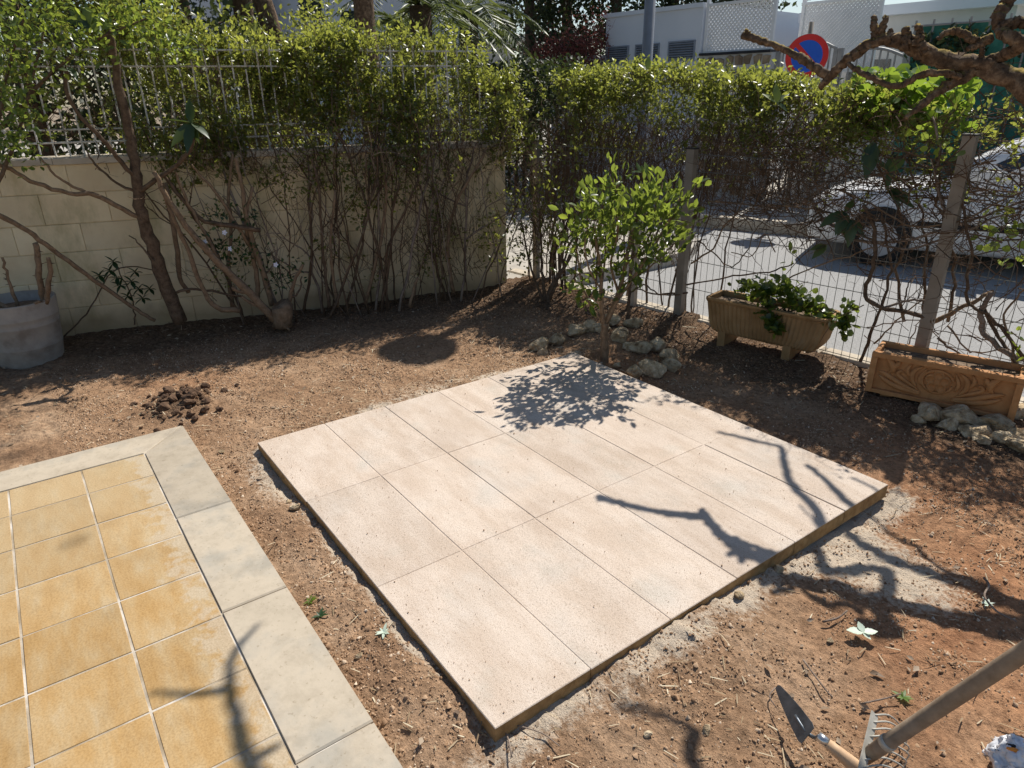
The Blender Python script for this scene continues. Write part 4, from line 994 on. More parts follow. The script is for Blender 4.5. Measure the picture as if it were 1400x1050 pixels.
for i in range(230):
    px = random.uniform(950, 1420); py = random.choice([random.uniform(230, 345), random.uniform(340, 470) if px > 1180 else random.uniform(240, 330)])
    twig(mb, onp(px, py, FENP, random.gauss(.02, .06)), RGT * random.choice([-1, 1]) * random.uniform(.3, 1) + UPV * random.gauss(.1, .5), random.uniform(.1, .45), random.uniform(.0016, .004), 6, .26, 3, .02, random.choice([0, 1, 2]))
stuff(mb.build('twigs', 'twig', cl))
for (px, py, lst) in ((1195, 195, ((-.2, -1, 0, .2, .0), (-.5, -.8, .1, .12, .05))), (1215, 235, ((1, .9, 0, .13, .8), (.3, 1, .2, .11, .7), (-.4, .5, 0, .1, .5), (0, -1, 0, .09, .6))), (1215, 262, ((1, -.6, -.2, .17, .0), (.9, -.1, 0, .15, .05), (1, -.9, .2, .13, .3))), (1130, 335, ((-.7, -.6, -.1, .12, .1), (-.9, -.2, 0, .1, .2))),
                      (1155, 290, ((-.8, -.4, 0, .16, .0), (-.4, -1, 0, .14, .05), (.5, .7, 0, .1, .3), (.2, -1, .2, .15, .0))), (1165, 300, ((-.1, -1, 0, .16, .0), (.6, -.7, 0, .13, .1), (-.7, -.7, 0, .12, .2))), (1080, 330, ((.1, -1, 0, .07, .8),)), (1062, 140, ((0, 1, 0, .12, .95), (-.5, .4, 0, .1, .9), (.6, .5, 0, .1, .8), (.3, -.2, 0, .09, .6))), (885, 95, ((.1, 1, 0, .1, .95), (-.6, .5, 0, .07, .8)))):
    c = onp(px, py, FENP, .06)
    for dr, du, df, ln, vr in lst:
        big_leaf(cl, c, RGT * dr + UPV * du + FWD * df, ln, 'leaf_loquat', vr, .40, -FWD + .6 * UPV, .15)
P = np.concatenate([onp(px, py, FENP, .03)[None] + rng.normal(0, .035, (k, 3)) for px, py, k in ((1310, 240, 8), (1370, 320, 16), (1350, 330, 10), (1395, 310, 10), (1290, 200, 10), (1395, 470, 10), (1250, 190, 10), (1345, 310, 6), (1075, 355, 5), (965, 290, 8), (945, 300, 8), (1390, 365, 10), (1400, 480, 10))])
n = len(P); stuff(cloud('foliage', ROUND, P, frames(rng.normal(size=(n, 3)), .4), rng.uniform(.025, .05, n), 'leaf_citrus', cl, np.clip(rng.normal(.7, .25, n), 0, 1)))
# fig-like bush beyond the fence
fg = thing('broadleaf_bush', 'bush with bright green broad leaves behind the fence twigs', 'bush', (1.2, fence_y(1.2) + .35, -.1))
P = []
while len(P) < 560:
    px, py = random.uniform(1160, 1330), random.uniform(100, 178)
    if random.random() < .35 + .65 * math.exp(-((px - 1215) / 55) ** 2): P.append(onp(px, py, FENP, -.35 + random.gauss(0, .12)) + np.array([0, 0, .0]))
P = np.array(P); n = len(P); d = rng.normal(size=(n, 3)); d[:, 2] += .2
stuff(cloud('foliage', ROUND, P, frames(d, .7), rng.uniform(.04, .075, n), 'leaf_fig', fg, np.clip(rng.normal(.5, .25, n), 0, 1)))
for k in range(3):
    px_limb(fg, 'stem', [(1236 + k * 30, 440), (1228 + k * 38, 370), (1240 + k * 24, 310), (1205 + k * 40, 240), (1200 + k * 45, 150)], FENP, -.33, .010, .004, 'bark', 6, wig=.012)


# ================================================================== PRUNED TREE (trunk right of the picture)
pt = thing('pruned_tree', 'hard-pruned old tree with gnarled mossy leafless limbs reaching over the garden', 'tree', (2.78, 2.82, -.06))
def py_(px, py, y):
    d = ray(px, py); return CAM + d * ((y - CAM[1]) / d[1])
def shp(px, py, h, zg=0.0): return gz(px, py, zg) + np.array(SUN) * ((h - zg) / se)
def shg(x, y, h, zg=-.05): return np.array([x, y, zg]) + np.array(SUN) * ((h - zg) / se)
def plimb(pts, r0, r1, nm='branch', rough=.16, sides=10, n=4, wig=.004):
    k_ = .62 if nm == 'limb' else .8
    mb = MB(); sp = limb(mb, pts, r0 * k_, r1 * k_, 16, n + 6, 0, wig * .6)
    V = np.array(mb.v); C_ = np.repeat(np.array(sp), 16, 0); dv = V - C_; rr = np.linalg.norm(dv, axis=1, keepdims=True); dirn = dv / rr
    lump = NZ.fbm(V[:, 0] * 14 + 3, V[:, 1] * 14 + 9, V[:, 2] * 14, 3) - .5
    th = np.tile(np.arange(16), len(sp)) * 1.3; ax_ = np.repeat(np.arange(len(sp)), 16) * .22
    fis = NZ.fbm(th * 1.0 + 5, ax_ + r0 * 300, None, 3) - .5
    V = C_ + dirn * (rr * (1 + .7 * lump + .8 * fis)[:, None]); mb.v = [tuple(q) for q in V]
    return mb.build(nm, 'bark_old', pt, True)
CR = np.array([2.52, 2.80, 1.12])
plimb([(2.79, 2.84, -.12), (2.77, 2.82, .15), (2.72, 2.82, .55), (2.62, 2.81, .9), CR], .13, .095, 'trunk', .1, 14, 5)
plimb([CR + [.04, 0, -.06], np.array([2.2, 2.70, 1.36]), py_(1400, 118, 2.64), py_(1348, 93, 2.62), py_(1300, 84, 2.58), py_(1262, 72, 2.54), py_(1232, 57, 2.50), py_(1196, 56, 2.46)], .085, .040, 'limb', .13)
plimb([py_(1215, 54, 2.48), py_(1192, 58, 2.46), py_(1168, 75, 2.44), py_(1148, 92, 2.43), py_(1128, 112, 2.42), py_(1121, 121, 2.42)], .040, .020, 'limb')
plimb([py_(1132, 104, 2.42), py_(1108, 88, 2.40), py_(1080, 72, 2.38), py_(1050, 58, 2.36), py_(1015, 48, 2.34)], .023, .018)
plimb([py_(1030, 52, 2.35), py_(1022, 44, 2.34), py_(1020, 40, 2.34)], .012, .008, 'stub')
for a, b, r0, r1 in (((1196, 60), (1194, 22), .026, .012), ((1204, 60), (1212, 22), .022, .016), ((1199, 58), (1203, 35), .028, .02), ((1243, 62), (1238, 38), .028, .018), ((1252, 62), (1254, 34), .022, .013), ((1265, 72), (1262, 50), .022, .012), ((1215, 52), (1217, 40), .016, .012), ((1342, 80), (1346, 52), .011, .008), ((1308, 82), (1310, 72), .014, .01)):
    q = py_(*a, 2.48 if a[0] < 1300 else 2.6); e_ = py_(*b, 2.48 if a[0] < 1300 else 2.6); plimb([q, (q + e_) / 2 + np.array([random.gauss(0, .006) for _ in range(3)]), e_], r0, r1, 'stub', .3, 8, 3)
plimb([py_(1158, 86, 2.43), py_(1172, 96, 2.41), py_(1195, 108, 2.40), py_(1222, 118, 2.40), py_(1240, 112, 2.42), py_(1262, 101, 2.45), py_(1290, 100, 2.50), py_(1312, 105, 2.55)], .011, .018)
plimb([py_(1338, 92, 2.62), py_(1315, 106, 2.58), py_(1290, 120, 2.52), py_(1262, 142, 2.45), py_(1238, 162, 2.38)], .040, .012)
plimb([py_(1338, 88, 2.62), py_(1365, 78, 2.62), py_(1388, 68, 2.60), py_(1396, 58, 2.58), py_(1380, 50, 2.58), py_(1367, 42, 2.60), py_(1365, 22, 2.62), py_(1378, 2, 2.66), py_(1395, -20, 2.7)], .036, .034, 'limb')
plimb([py_(1356, 52, 2.62), py_(1338, 58, 2.6), py_(1320, 48, 2.58), py_(1300, 42, 2.56), py_(1282, 53, 2.54)], .024, .012)
plimb([py_(1368, 38, 2.6), py_(1385, 32, 2.62), py_(1410, 30, 2.66)], .022, .024)
plimb([py_(1340, 60, 2.6), py_(1328, 66, 2.58), py_(1322, 66, 2.56)], .018, .008, 'stub')
plimb([py_(1396, -20, 2.7), shp(1215, 765, 1.98, -.05), shp(1140, 748, 2.05), shp(1120, 702, 2.1), shp(1082, 660, 2.14), shp(1072, 630, 2.18), shp(1066, 611, 2.2), shp(1030, 602, 2.22), shp(980, 590, 2.25)], .042, .014, 'limb')
plimb([shp(1128, 745, 2.06), shp(1118, 720, 2.14), shp(1105, 702, 2.16), shp(1092, 690, 2.14)], .008, .005)
plimb([CR, shg(2.62, 1.70, 1.65), shg(2.43, 1.72, 1.85), shp(1228, 752, 1.95, -.05), shp(1165, 692, 2.02), shp(1132, 660, 2.07), shp(1103, 636, 2.1)], .06, .018, 'limb')
plimb([shp(1118, 650, 2.09), shp(1114, 640, 2.12)], .013, .01, 'stub')
plimb([shg(2.43, 1.72, 1.85), shg(2.22, 1.8, 2.0), shp(1195, 668, 2.1), shp(1163, 653, 2.12)], .016, .008)
plimb([CR + [.05, .0, .0], shg(2.95, 1.55, 1.55), shg(2.92, 1.05, 1.9), shg(2.72, .62, 2.1), shg(2.48, .36, 2.18), shp(945, 1030, 2.2, -.05), shp(950, 1003, 2.22, -.05), shp(905, 985, 2.26, -.05), shp(838, 968, 2.3, -.05)], .055, .012, 'limb')
plimb([CR + [.06, -.02, -.02], shg(3.05, 1.45, 1.6), shg(3.1, .7, 2.0), shg(2.8, -.1, 2.3), shg(2.3, -.52, 2.45), shp(345, 1050, 2.5), shp(325, 990, 2.52), shp(312, 930, 2.55), shp(322, 890, 2.57), shp(352, 855, 2.6)], .06, .010, 'limb')
plimb([shp(312, 945, 2.54), shp(280, 946, 2.55), shp(245, 948, 2.56), shp(205, 945, 2.57)], .016, .008)
plimb([shp(340, 1040, 2.5), shp(368, 1026, 2.52), shp(385, 1015, 2.55)], .02, .006)

# ================================================================== STONES
def rock(name, c, r, mat, seed, label=None, cat=None, group=None, parent=None, flat=.75, sub=3, amp=.5):
    bm = bmesh.new(); bmesh.ops.create_icosphere(bm, subdivisions=sub, radius=1.0)
    g_ = np.random.default_rng(seed); V = np.array([v.co[:] for v in bm.verts]); ax = unit(g_.normal(size=3)); o_ = g_.uniform(0, 50, 3)
    m_ = NZ.fbm(V[:, 0] * 1.1 + o_[0], V[:, 1] * 1.1 + o_[1], V[:, 2] * 1.1 + o_[2], 3)
    V = V * (1 + amp * 2 * (m_ - .5))[:, None]
    for k in range(9):                                   # knock flat facets off
        nn = unit(g_.normal(size=3)); dd = V @ nn; V = V - np.where(dd > .66, (dd - .66) * .9, 0)[:, None] * nn[None]
    V = V * (1 + .10 * (NZ.fbm(V[:, 0] * 5 + o_[1], V[:, 1] * 5 + o_[2], V[:, 2] * 5 + o_[0], 2) - .5) * 2)[:, None]
    a = g_.uniform(0, 6.28); sc = np.array([r * g_.uniform(1.0, 1.3), r * g_.uniform(.75, 1.0), r * flat])
    V = V * sc[None]; ca, sa = math.cos(a), math.sin(a)
    V = np.stack([V[:, 0] * ca - V[:, 1] * sa, V[:, 0] * sa + V[:, 1] * ca, V[:, 2]], 1)
    for v, q in zip(bm.verts, V): v.co = Vector(q)
    me = bpy.data.meshes.new(name); bm.to_mesh(me); bm.free()
    if mat == 'bag_white': me.shade_smooth()
    o = link(name, me, mat, parent)
    if parent is None: o.location = tuple(c)
    else: o.location = tuple(c)
    if label: tag(o, label, cat, group)
    return o
def gpos(px, py, r, sink=.35):
    p = gz(px, py, -.05); h = float(soil_h(p[0], p[1])); p = gz(px, py, h + r * .3); p[2] = float(soil_h(p[0], p[1])) + r * (.75 - sink); return p
ring = [(737, 475, .055), (742, 484, .03), (762, 467, .05), (787, 455, .055), (807, 447, .055), (822, 452, .04), (848, 459, .06), (868, 444, .05), (878, 468, .06), (862, 466, .045), (899, 473, .055), (913, 487, .055), (917, 500, .05), (890, 505, .065), (868, 511, .045), (845, 500, .02), (835, 440, .05)]
for i, (px, py, r) in enumerate(ring):
    r *= 1.32
    rock('border_stone', gpos(px, py, r), r, 'limestone', 100 + i, 'rough pale limestone set in the ring around the citrus tree', 'stone', 'stones ringing the citrus tree')
rocks = [(1272, 561, .075), (1312, 566, .095), (1342, 588, .06), (1362, 577, .075), (1345, 600, .04), (1393, 562, .07), (1395, 590, .06), (1325, 592, .05), (1258, 572, .035), (1368, 600, .045), (1297, 580, .05), (1398, 610, .05)]
for i, (px, py, r) in enumerate(rocks):
    r *= 1.0
    rock('rubble_stone', gpos(px, py, r, .45), r, 'limestone', 200 + i, 'rough brown-stained rock piled below the carved planter', 'rock', 'rocks piled below the carved planter')
for i, (px, py, r) in enumerate([(965, 998, .016), (490, 896, .014), (885, 1005, .012), (302, 618, .014), (1065, 778, .022), (1135, 876, .010), (738, 965, .010), (405, 695, .022), (395, 688, .014), (1010, 815, .02)]):
    rock('pebble', gpos(px, py, r), r, 'limestone', 300 + i, 'small pale pebble lying loose on bare soil', 'pebble', 'loose pebbles on the soil', sub=2)
md = thing('soil_mound', 'heap of dark freshly dug clods beside the patio corner', 'soil heap', (-.8, -.2, -.055))
for i in range(120):
    r = min(.034, random.lognormvariate(-4.25, .45)); p = np.array([random.gauss(-.82, .11), random.gauss(-.16, .12), 0])
    if p[0] > -.44 and p[1] < -.22: continue
    p[2] = float(soil_h(p[0], p[1])) + r * .35
    o = rock('clod', (0, 0, 0), r, 'clod', 400 + i, parent=md, sub=2, amp=.7, flat=.8); o.matrix_parent_inverse = Matrix.Translation((.8, .2, .055)); o.location = tuple(p)
rock('earth_clod', gpos(232, 537, .04, .2), .04, 'clod', 477, 'single dark clod sitting behind the dug heap', 'clod', sub=3, amp=.5)

# ================================================================== POTS AND PLANTERS
pc = gz(33, 497, -.05); pc[0] -= .10; pc[1] += .05
pot = thing('plant_pot', 'grey round plastic plant pot with moulded bands by the wall', 'pot', (pc[0], pc[1], -.05))
H = .40
prof = [(.195, -.03), (.205, 0), (.222, .10), (.2245, .104), (.2245, .112), (.224, .116), (.238, .24), (.241, .244), (.241, .252), (.2395, .256), (.244, .29), (.247, .294), (.247, .302), (.2455, .306), (.252, H - .01), (.251, H), (.240, H), (.236, H - .06), (.22, H - .075)]
MB().lathe([(r_ * .9, z_) for r_, z_ in prof], (pc[0], pc[1], -.05), 48).build('pot_body', 'pot_grey', pot, True)
MB().lathe([(.205, 0), (.198, .012), (.12, .02), (.01, .018)], (pc[0], pc[1], -.05 + H - .075), 32).build('soil', 'planter_soil', pot, True)
cp = thing('cut_back_plant', 'thorny cut-back stems standing in the grey pot', 'plant', (pc[0], pc[1], -.05 + H - .07))
PP = (pc, unit((RT[2][0], RT[2][1], 0)))
for pxs, r0, r1, o_ in (([(60, 418), (56, 385), (52, 355), (48, 332)], .02, .016, 0), ([(62, 415), (66, 390), (68, 365), (66, 352)], .017, .012, -.03), ([(25, 420), (15, 395), (8, 370), (3, 352)], .011, .007, -.05), ([(20, 428), (8, 420), (-6, 412)], .018, .012, -.1), ([(38, 425), (48, 415), (56, 412)], .010, .008, -.1)):
    sp, ob = px_limb(cp, 'cut_stem', pxs, PP, o_, r0, r1, 'bark_pale', 8)
    for k in range(5):
        mb = MB(); p = sp[random.randint(2, len(sp) - 1)]; dv = unit(RGT * random.choice([-1, 1]) + UPV * random.gauss(.1, .3)); mb.tube([p, p + dv * r0 * 1.2, p + dv * (r0 + .022)], [.004, .003, .0006], 5); mb.build('thorn', 'bark', cp)

# fluted trough
def frame2(a, b):
    a, b = np.array(a, float), np.array(b, float); u = b - a; L = np.linalg.norm(u); u /= L; return u, np.cross((0, 0, 1), u), L
A1, B1 = np.array([.315, 2.845, 0]), np.array([1.075, 3.0, 0]); u1, v1, L1 = frame2(A1, B1)
zt, zb, D1 = .285, .055, .235
tr = thing('fluted_planter', 'fluted ochre concrete trough planter on two feet', 'planter', (A1 + B1) / 2 + v1 * .11 + np.array([0, 0, -.03]))
prof = []; N = 34
def ring1(z, endin, side):
    pts = []
    for i in range(N * 4 + 1):
        t = i / (N * 4); a = endin + t * (L1 - 2 * endin); fl = .0055 * math.cos(i / 4 * 2 * math.pi) if .06 < t < .94 else .004
        pts.append((a, side - fl))
    return pts
mb = MB(); rings = []
for z, endin, ins, cor in ((zb, .075, .03, .03), (zb + .02, .05, .01, .03), (zb + .06, .03, .002, .03), (zt - .03, .004, 0, .03), (zt - .012, -.004, -.008, .03), (zt, -.004, -.008, .03)):
    fl_on = 1 if z < zt - .02 else 0
    P = []
    M = 96
    for i in range(M + 1):
        t = i / M; a = endin + cor + t * (L1 - 2 * endin - 2 * cor); P.append((a, ins + (.010 * (1 + math.cos(i / 4 * 2 * math.pi)) / 2 if fl_on else 0)))
    P += [(L1 - endin - cor * .3, ins + cor * .3), (L1 - endin, ins + cor), (L1 - endin, D1 - ins - cor), (L1 - endin - cor, D1 - ins), (endin + cor, D1 - ins), (endin, D1 - ins - cor), (endin, ins + cor), (endin + cor * .3, ins + cor * .3)]
    rings.append([A1 + u1 * a + v1 * b + np.array([0, 0, z]) for a, b in P])
inner = []
for z, o_ in ((zt, .018), (zt - .045, .022)):
    P = [(o_, o_), (L1 - o_, o_), (L1 - o_, D1 - o_), (o_, D1 - o_)]
    cn = len(rings[0]); q = []
    for p in rings[-1]:
        a = (p - A1) @ u1; b = (p - A1) @ v1; q.append(A1 + u1 * min(max(a, o_), L1 - o_) + v1 * min(max(b, o_), D1 - o_) + np.array([0, 0, z]))
    inner.append(q)
rings += inner; cn = len(rings[0]); fs = [tuple(range(cn))[::-1], tuple(range((len(rings) - 1) * cn, len(rings) * cn))]
for k in range(len(rings) - 1):
    for i in range(cn):
        j = (i + 1) % cn; fs.append((k * cn + i, k * cn + j, (k + 1) * cn + j, (k + 1) * cn + i))
mb.add([p for r_ in rings for p in r_], fs); mb.build('trough', 'ochre_concrete', tr)
MB().box(A1 + u1 * L1 / 2 + v1 * D1 / 2 + np.array([0, 0, zt - .04]), L1 - .05, D1 - .05, .016, u1, v1).build('soil', 'planter_soil', tr)
for a in (.13, .56): MB().box(A1 + u1 * a + v1 * (D1 / 2 + .0) + np.array([0, 0, .015]), .05, D1 - .03, .115, u1, v1).build('foot', 'ochre_concrete', tr)
# plant in it
hy = thing('trough_plant', 'green round-leaved plant mounded in the fluted trough and trailing over', 'plant', A1 + u1 * .4 + v1 * .11 + np.array([0, 0, zt - .03]))
LP = []
for a, b, z, r, k in ((.22, .1, .06, .06, 60), (.34, .1, .08, .06, 90), (.46, .1, .09, .06, 90), (.58, .09, .06, .06, 70), (.66, .08, .03, .05, 50), (.42, .02, .01, .05, 60), (.47, -.03, -.05, .035, 50), (.50, -.04, -.10, .03, 40), (.75, .06, .0, .04, 30), (.84, .05, .0, .035, 40), (.86, .03, -.05, .025, 22), (.85, .1, .07, .03, 18)):
    c = A1 + u1 * a + v1 * b + np.array([0, 0, zt + z]); LP.append(c[None] + rng.normal(0, 1, (k, 3)) * r * .62)
LP = np.concatenate(LP); n = len(LP); d = rng.normal(size=(n, 3)); d[:, 2] += .1
stuff(cloud('foliage', ROUND, LP, frames(d, .9), rng.uniform(.028, .05, n), 'leaf_citrus', hy, np.clip(rng.normal(.35, .22, n), 0, 1), True))
mb = MB()
for a, b, z in ((.42, 0, .0), (.47, -.04, -.06), (.6, .05, .05), (.78, .06, 0), (.84, .05, .03), (.3, .1, .06)):
    p = A1 + u1 * .5 + v1 * .1 + np.array([0, 0, zt - .03]); e_ = A1 + u1 * a + v1 * b + np.array([0, 0, zt + z]); limb(mb, [p, (p + e_) / 2 + np.array([0, 0, .05]), e_], .005, .003, 5)
stuff(mb.build('stalks', 'twig', hy))

# carved planter
A2, B2 = np.array([1.425, 2.875, 0]), np.array([2.065, 3.068, 0]); u2, v2, L2 = frame2(A2, B2)
D2, z0, z1 = .23, -.005, .222
cpn = thing('carved_planter', 'orange ochre rectangular planter with carved rosette and leaves', 'planter', (A2 + B2) / 2 + v2 * .11 + np.array([0, 0, -.03]))
def bx2(a0, a1, b0, b1, zz0, zz1, nm, mat='carved_ochre', par=None, bev=.003):
    return MB().box(A2 + u2 * (a0 + a1) / 2 + v2 * (b0 + b1) / 2 + np.array([0, 0, (zz0 + zz1) / 2]), a1 - a0, b1 - b0, zz1 - zz0, u2, v2, (0, 0, 1), bev).build(nm, mat, par or cpn)
t_ = .024
fr = bx2(0, L2, .026, t_ + .02, z0, z1 - .003, 'front_panel'); bx2(0, L2, D2 - t_, D2, z0, z1, 'back_panel'); bx2(0.0005, t_, t_, D2 - t_, z0, z1 - .001, 'end_panel'); bx2(L2 - t_, L2 - .0005, t_, D2 - t_, z0, z1 - .001, 'end_panel')
bx2(t_, L2 - t_, t_ + .021, D2 - t_, z0 + .004, z1 - .03, 'soil', 'planter_soil')
bx2(-.004, L2 + .004, -.004, .0262, z1 - .026, z1, 'rim'); bx2(-.004, .026, -.004, .0261, z0, z1 - .027, 'rim'); bx2(L2 - .026, L2 + .004, -.004, .0261, z0 - .012, z1 - .027, 'rim'); bx2(.027, L2 - .027, -.003, .0261, z0, z0 + .02, 'rim')
for a in (.07, L2 - .09): bx2(a, a + .06, .03, D2 - .03, -.07, z0 - .001, 'foot')
def rel(poly, r0, r1=None, off=.0215, nm='carved_scroll', sides=6):
    pts = [A2 + u2 * (a * L2) + v2 * off + np.array([0, 0, z0 + b * (z1 - z0)]) for a, b in poly]
    r0 *= 1.25; r1 = r1 and r1 * 1.25
    mb = MB(); s = spline(pts, 5); n_ = len(s); rr = [r0 * (math.sin(math.pi * (.12 + .8 * i / (n_ - 1)))) for i in range(n_)] if r1 is None else lerp_r(r0, r1, n_)
    mb.tube(s, rr, sides); mb.build(nm, 'carved_ochre', fr, True)
fc = (.475, .53); asp = L2 / (z1 - z0)
for k in range(5):
    a = math.pi / 2 + k * 2 * math.pi / 5; q = (fc[0] + .052 * math.cos(a), fc[1] + .052 * asp * math.sin(a))
    c = A2 + u2 * q[0] * L2 + v2 * .026 + np.array([0, 0, z0 + q[1] * (z1 - z0)])
    mb = MB(); R_ = .026; vs = [c - v2 * .006]; fs = []
    for i in range(16):
        t = 2 * math.pi * i / 16; e_ = u2 * math.cos(t) + np.array([0, 0, 1]) * math.sin(t); vs += [c - v2 * .008 + e_ * R_ * .55, c - v2 * .021 + e_ * R_ * .80, c + e_ * R_ * 1.05]
    for i in range(16):
        j = (i + 1) % 16; fs += [(0, 1 + 3 * i, 1 + 3 * j), (1 + 3 * i, 2 + 3 * i, 2 + 3 * j, 1 + 3 * j), (2 + 3 * i, 3 + 3 * i, 3 + 3 * j, 2 + 3 * j)]
    mb.add(vs, fs); mb.build('carved_petal', 'carved_ochre', fr, True)
c = A2 + u2 * fc[0] * L2 + v2 * .018 + np.array([0, 0, z0 + fc[1] * (z1 - z0)])
rk = MB().tube([c + v2 * .005, c - v2 * .009, c - v2 * .0125], [.021, .018, .008], 16); rk.build('carved_centre', 'carved_ochre', fr, True)
rel([(fc[0] + .105 * math.cos(t), fc[1] + .105 * asp * .86 * math.sin(t)) for t in np.linspace(.3, 2 * math.pi - .2, 20)], .006, .006)
for m_ in (0, 1):
    F_ = (lambda L_: [(a if not m_ else 2 * fc[0] - a + .02, b) for a, b in L_])
    rel(F_([(.38, .16), (.25, .20), (.14, .30), (.07, .42)]), .013); rel(F_([(.38, .19), (.27, .27), (.17, .40), (.10, .50), (.06, .52)]), .012); rel(F_([(.36, .25), (.28, .38), (.20, .52), (.215, .62), (.24, .58)]), .009)
    rel(F_([(.10, .88), (.14, .78), (.16, .62), (.13, .52)]), .016); rel(F_([(.14, .62), (.18, .74), (.20, .86)]), .013); rel(F_([(.34, .32), (.30, .50), (.31, .70), (.36, .82)]), .012); rel(F_([(.30, .48), (.26, .66), (.28, .84)]), .010); rel(F_([(.37, .38), (.355, .55), (.39, .80)]), .009)

# ================================================================== TOOLS
tw = thing('trowel', 'steel pointing trowel with beech handle lying on the soil', 'trowel', gz(1110, 1015, -.05))
tipp = gz(1062, 938, .0); heel = gz(1104, 1006, .02)
fx = unit(heel - tipp); Lb = np.linalg.norm(heel - tipp); sd_ = unit(np.cross(fx, (0, 0, 1))); nz_ = np.cross(sd_, fx)
yy = unit(sd_ * .5 - nz_ * .86 + 0); nn_ = unit(np.cross(fx, yy))
vs = []; prof_w = [(0, .006), (.04, .016), (.3, .030), (.6, .042), (.92, .050), (1.0, .044)]
for t, wv in prof_w:
    for k in (-1, 1):
        for th_ in (0, .0018): vs.append(tipp + fx * Lb * t + yy * wv * k * .62 + nn_ * th_)
fs = []
for i in range(len(prof_w) - 1):
    b = i * 4; fs += [(b, b + 2, b + 6, b + 4), (b + 1, b + 5, b + 7, b + 3), (b, b + 4, b + 5, b + 1), (b + 2, b + 3, b + 7, b + 6)]
fs += [(0, 1, 3, 2), (len(vs) - 4, len(vs) - 2, len(vs) - 1, len(vs) - 3)]
MB().add(vs, fs).build('blade', 'steel', tw)
h0 = gz(1120, 1007, .045); h1 = gz(1178, 1055, .012)
mb = MB(); limb(mb, [tipp + fx * Lb * .62, tipp + fx * Lb * .9 + nn_ * .004, heel + nn_ * .012 + (h0 - heel) * .3, h0], .005, .0055, 8, 4, 0); mb.build('tang', 'steel', tw, True)
hd = unit(h1 - h0); MB().tube([h0 - hd * .003, h0 + hd * .022], [.0115, .0125], 16).build('ferrule', 'steel_bright', tw, True)
MB().tube([h0 + hd * .018, h0 + hd * .05, h0 + hd * .085, h0 + hd * .115, h0 + hd * .135], [.0122, .0145, .017, .016, .010], 16).build('handle', 'handle_beech', tw, True)
rkT = thing('garden_rake', 'garden leaf rake with long weathered wooden handle and fanned steel tines', 'rake', gz(1190, 1035, -.04))
r0_ = gz(1182, 1036, .015)
dep0 = (r0_ - CAM) @ RT[2]
e_ = CAM + ray(1420, 878) * dep0 * .82; hd = unit(e_ - r0_)
MB().tube([r0_, r0_ + hd * .09, r0_ + hd * .092, r0_ + hd * .3, r0_ + hd * .6, r0_ + hd * 1.25], [.0165, .0185, .0172, .0175, .0178, .0165], 16).build('handle', 'handle_old', rkT, True)
MB().tube([r0_ + hd * .074, r0_ + hd * .082, r0_ + hd * .09], [.0195, .0202, .0195], 16).build('collar', 'rake_steel', rkT, True)
top_ = gz(1196, 976, .055); bt = gz(1176, 1062, .03)
ba = unit(top_ - bt); bb = unit(np.cross(ba, FWD)); MB().box((top_ + bt) / 2, np.linalg.norm(top_ - bt), .024, .003, ba, bb, np.cross(ba, bb)).build('head_plate', 'rake_steel', rkT)
for i in range(9):
    t = i / 8; s0 = bt + (top_ - bt) * (.02 + .96 * t) + bb * .0
    pe = gz(1225 + 14 * (1 - abs(t - .5) * 2) + (4 if t > .5 else 0), 1075 - 75 * t, -.035)
    mb = MB(); limb(mb, [s0, (s0 + pe) / 2 + np.array([0, 0, .028]), pe + np.array([0, 0, .02]), pe + np.array([0, 0, -.006])], .0026, .0019, 6, 4, 0); mb.build('tine', 'rake_steel', rkT, True)
bgc = gz(1385, 1048, -.02)
bg = thing('plastic_bag', 'crumpled white plastic bag with orange and black print', 'bag', (bgc[0], bgc[1], -.05))
bo = rock('bag_body', bgc, 0.075, 'bag_white', 951, parent=None, sub=5, amp=.42, flat=.85); bo.parent = bg; bo.matrix_parent_inverse = Matrix.Translation((-bgc[0], -bgc[1], .05)); bo.location = (bgc[0] + .01, bgc[1], .0)
V = np.array([v.co[:] for v in bo.data.vertices]); k_ = np.abs(NZ.fbm(V[:, 0] * 38 + 5, V[:, 1] * 38, V[:, 2] * 26 + 9, 3) - .5) * 2 - .5
for v, d_ in zip(bo.data.vertices, k_): v.co += v.normal * float(d_ + .3) * .05
for nm, mat_, dz, ox in (('orange_print', 'bag_orange', .0, .0), ('black_print', 'bag_black', .006, .014)):
    cc = gz(1386, 1026 - dz * 800, .045); mb = MB(); mb.tube([cc - RGT * .016 + UPV * .006, cc + RGT * .004, cc + RGT * .022 - UPV * .01], [.003, .006, .004], 8); o = mb.build(nm, mat_, bg, True)

# small plants
sdl = thing('grey_seedling', 'tiny pale grey-green four-leaved seedling in bare soil', 'plant', gz(1178, 862, -.05))
c = gz(1180, 864, -.03)
for dr, du, ln in ((-1, .1, .052), (-.1, .55, .036), (.9, .0, .046), (.2, -.35, .03)):
    big_leaf(sdl, c, RGT * dr + np.array([-.6, .6, .25]) * du, ln, 'leaf_pale', .5, .62, (0, 0, 1), -.05)
for (px, py, nm, lb, k, mt_) in ((424, 826, 'weed', 'yellow-green weed seedling at the patio edge', 7, 'leaf_fig'), (526, 873, 'weed', 'tiny grey-green weed between patio and paving', 9, 'leaf_pale'), (438, 848, 'weed', 'dark wilted weed beside the patio edge', 8, 'leaf_dark'), (1352, 820, 'weed', 'straggly dry weed in the red soil', 8, 'leaf_pale'), (1236, 948, 'weed', 'small olive weed sprig behind the rake', 9, 'leaf_fig')):
    c = gz(px, py, -.045); c[2] = float(soil_h(c[0], c[1])) + .006; t = thing(nm, lb, 'weed', c)
    for i in range(k):
        a = i * 2.4; big_leaf(t, c, (math.cos(a), math.sin(a), random.uniform(.1, .6)), random.uniform(.018, .034), mt_, random.uniform(.2, .8), .3, (0, 0, 1), .1)
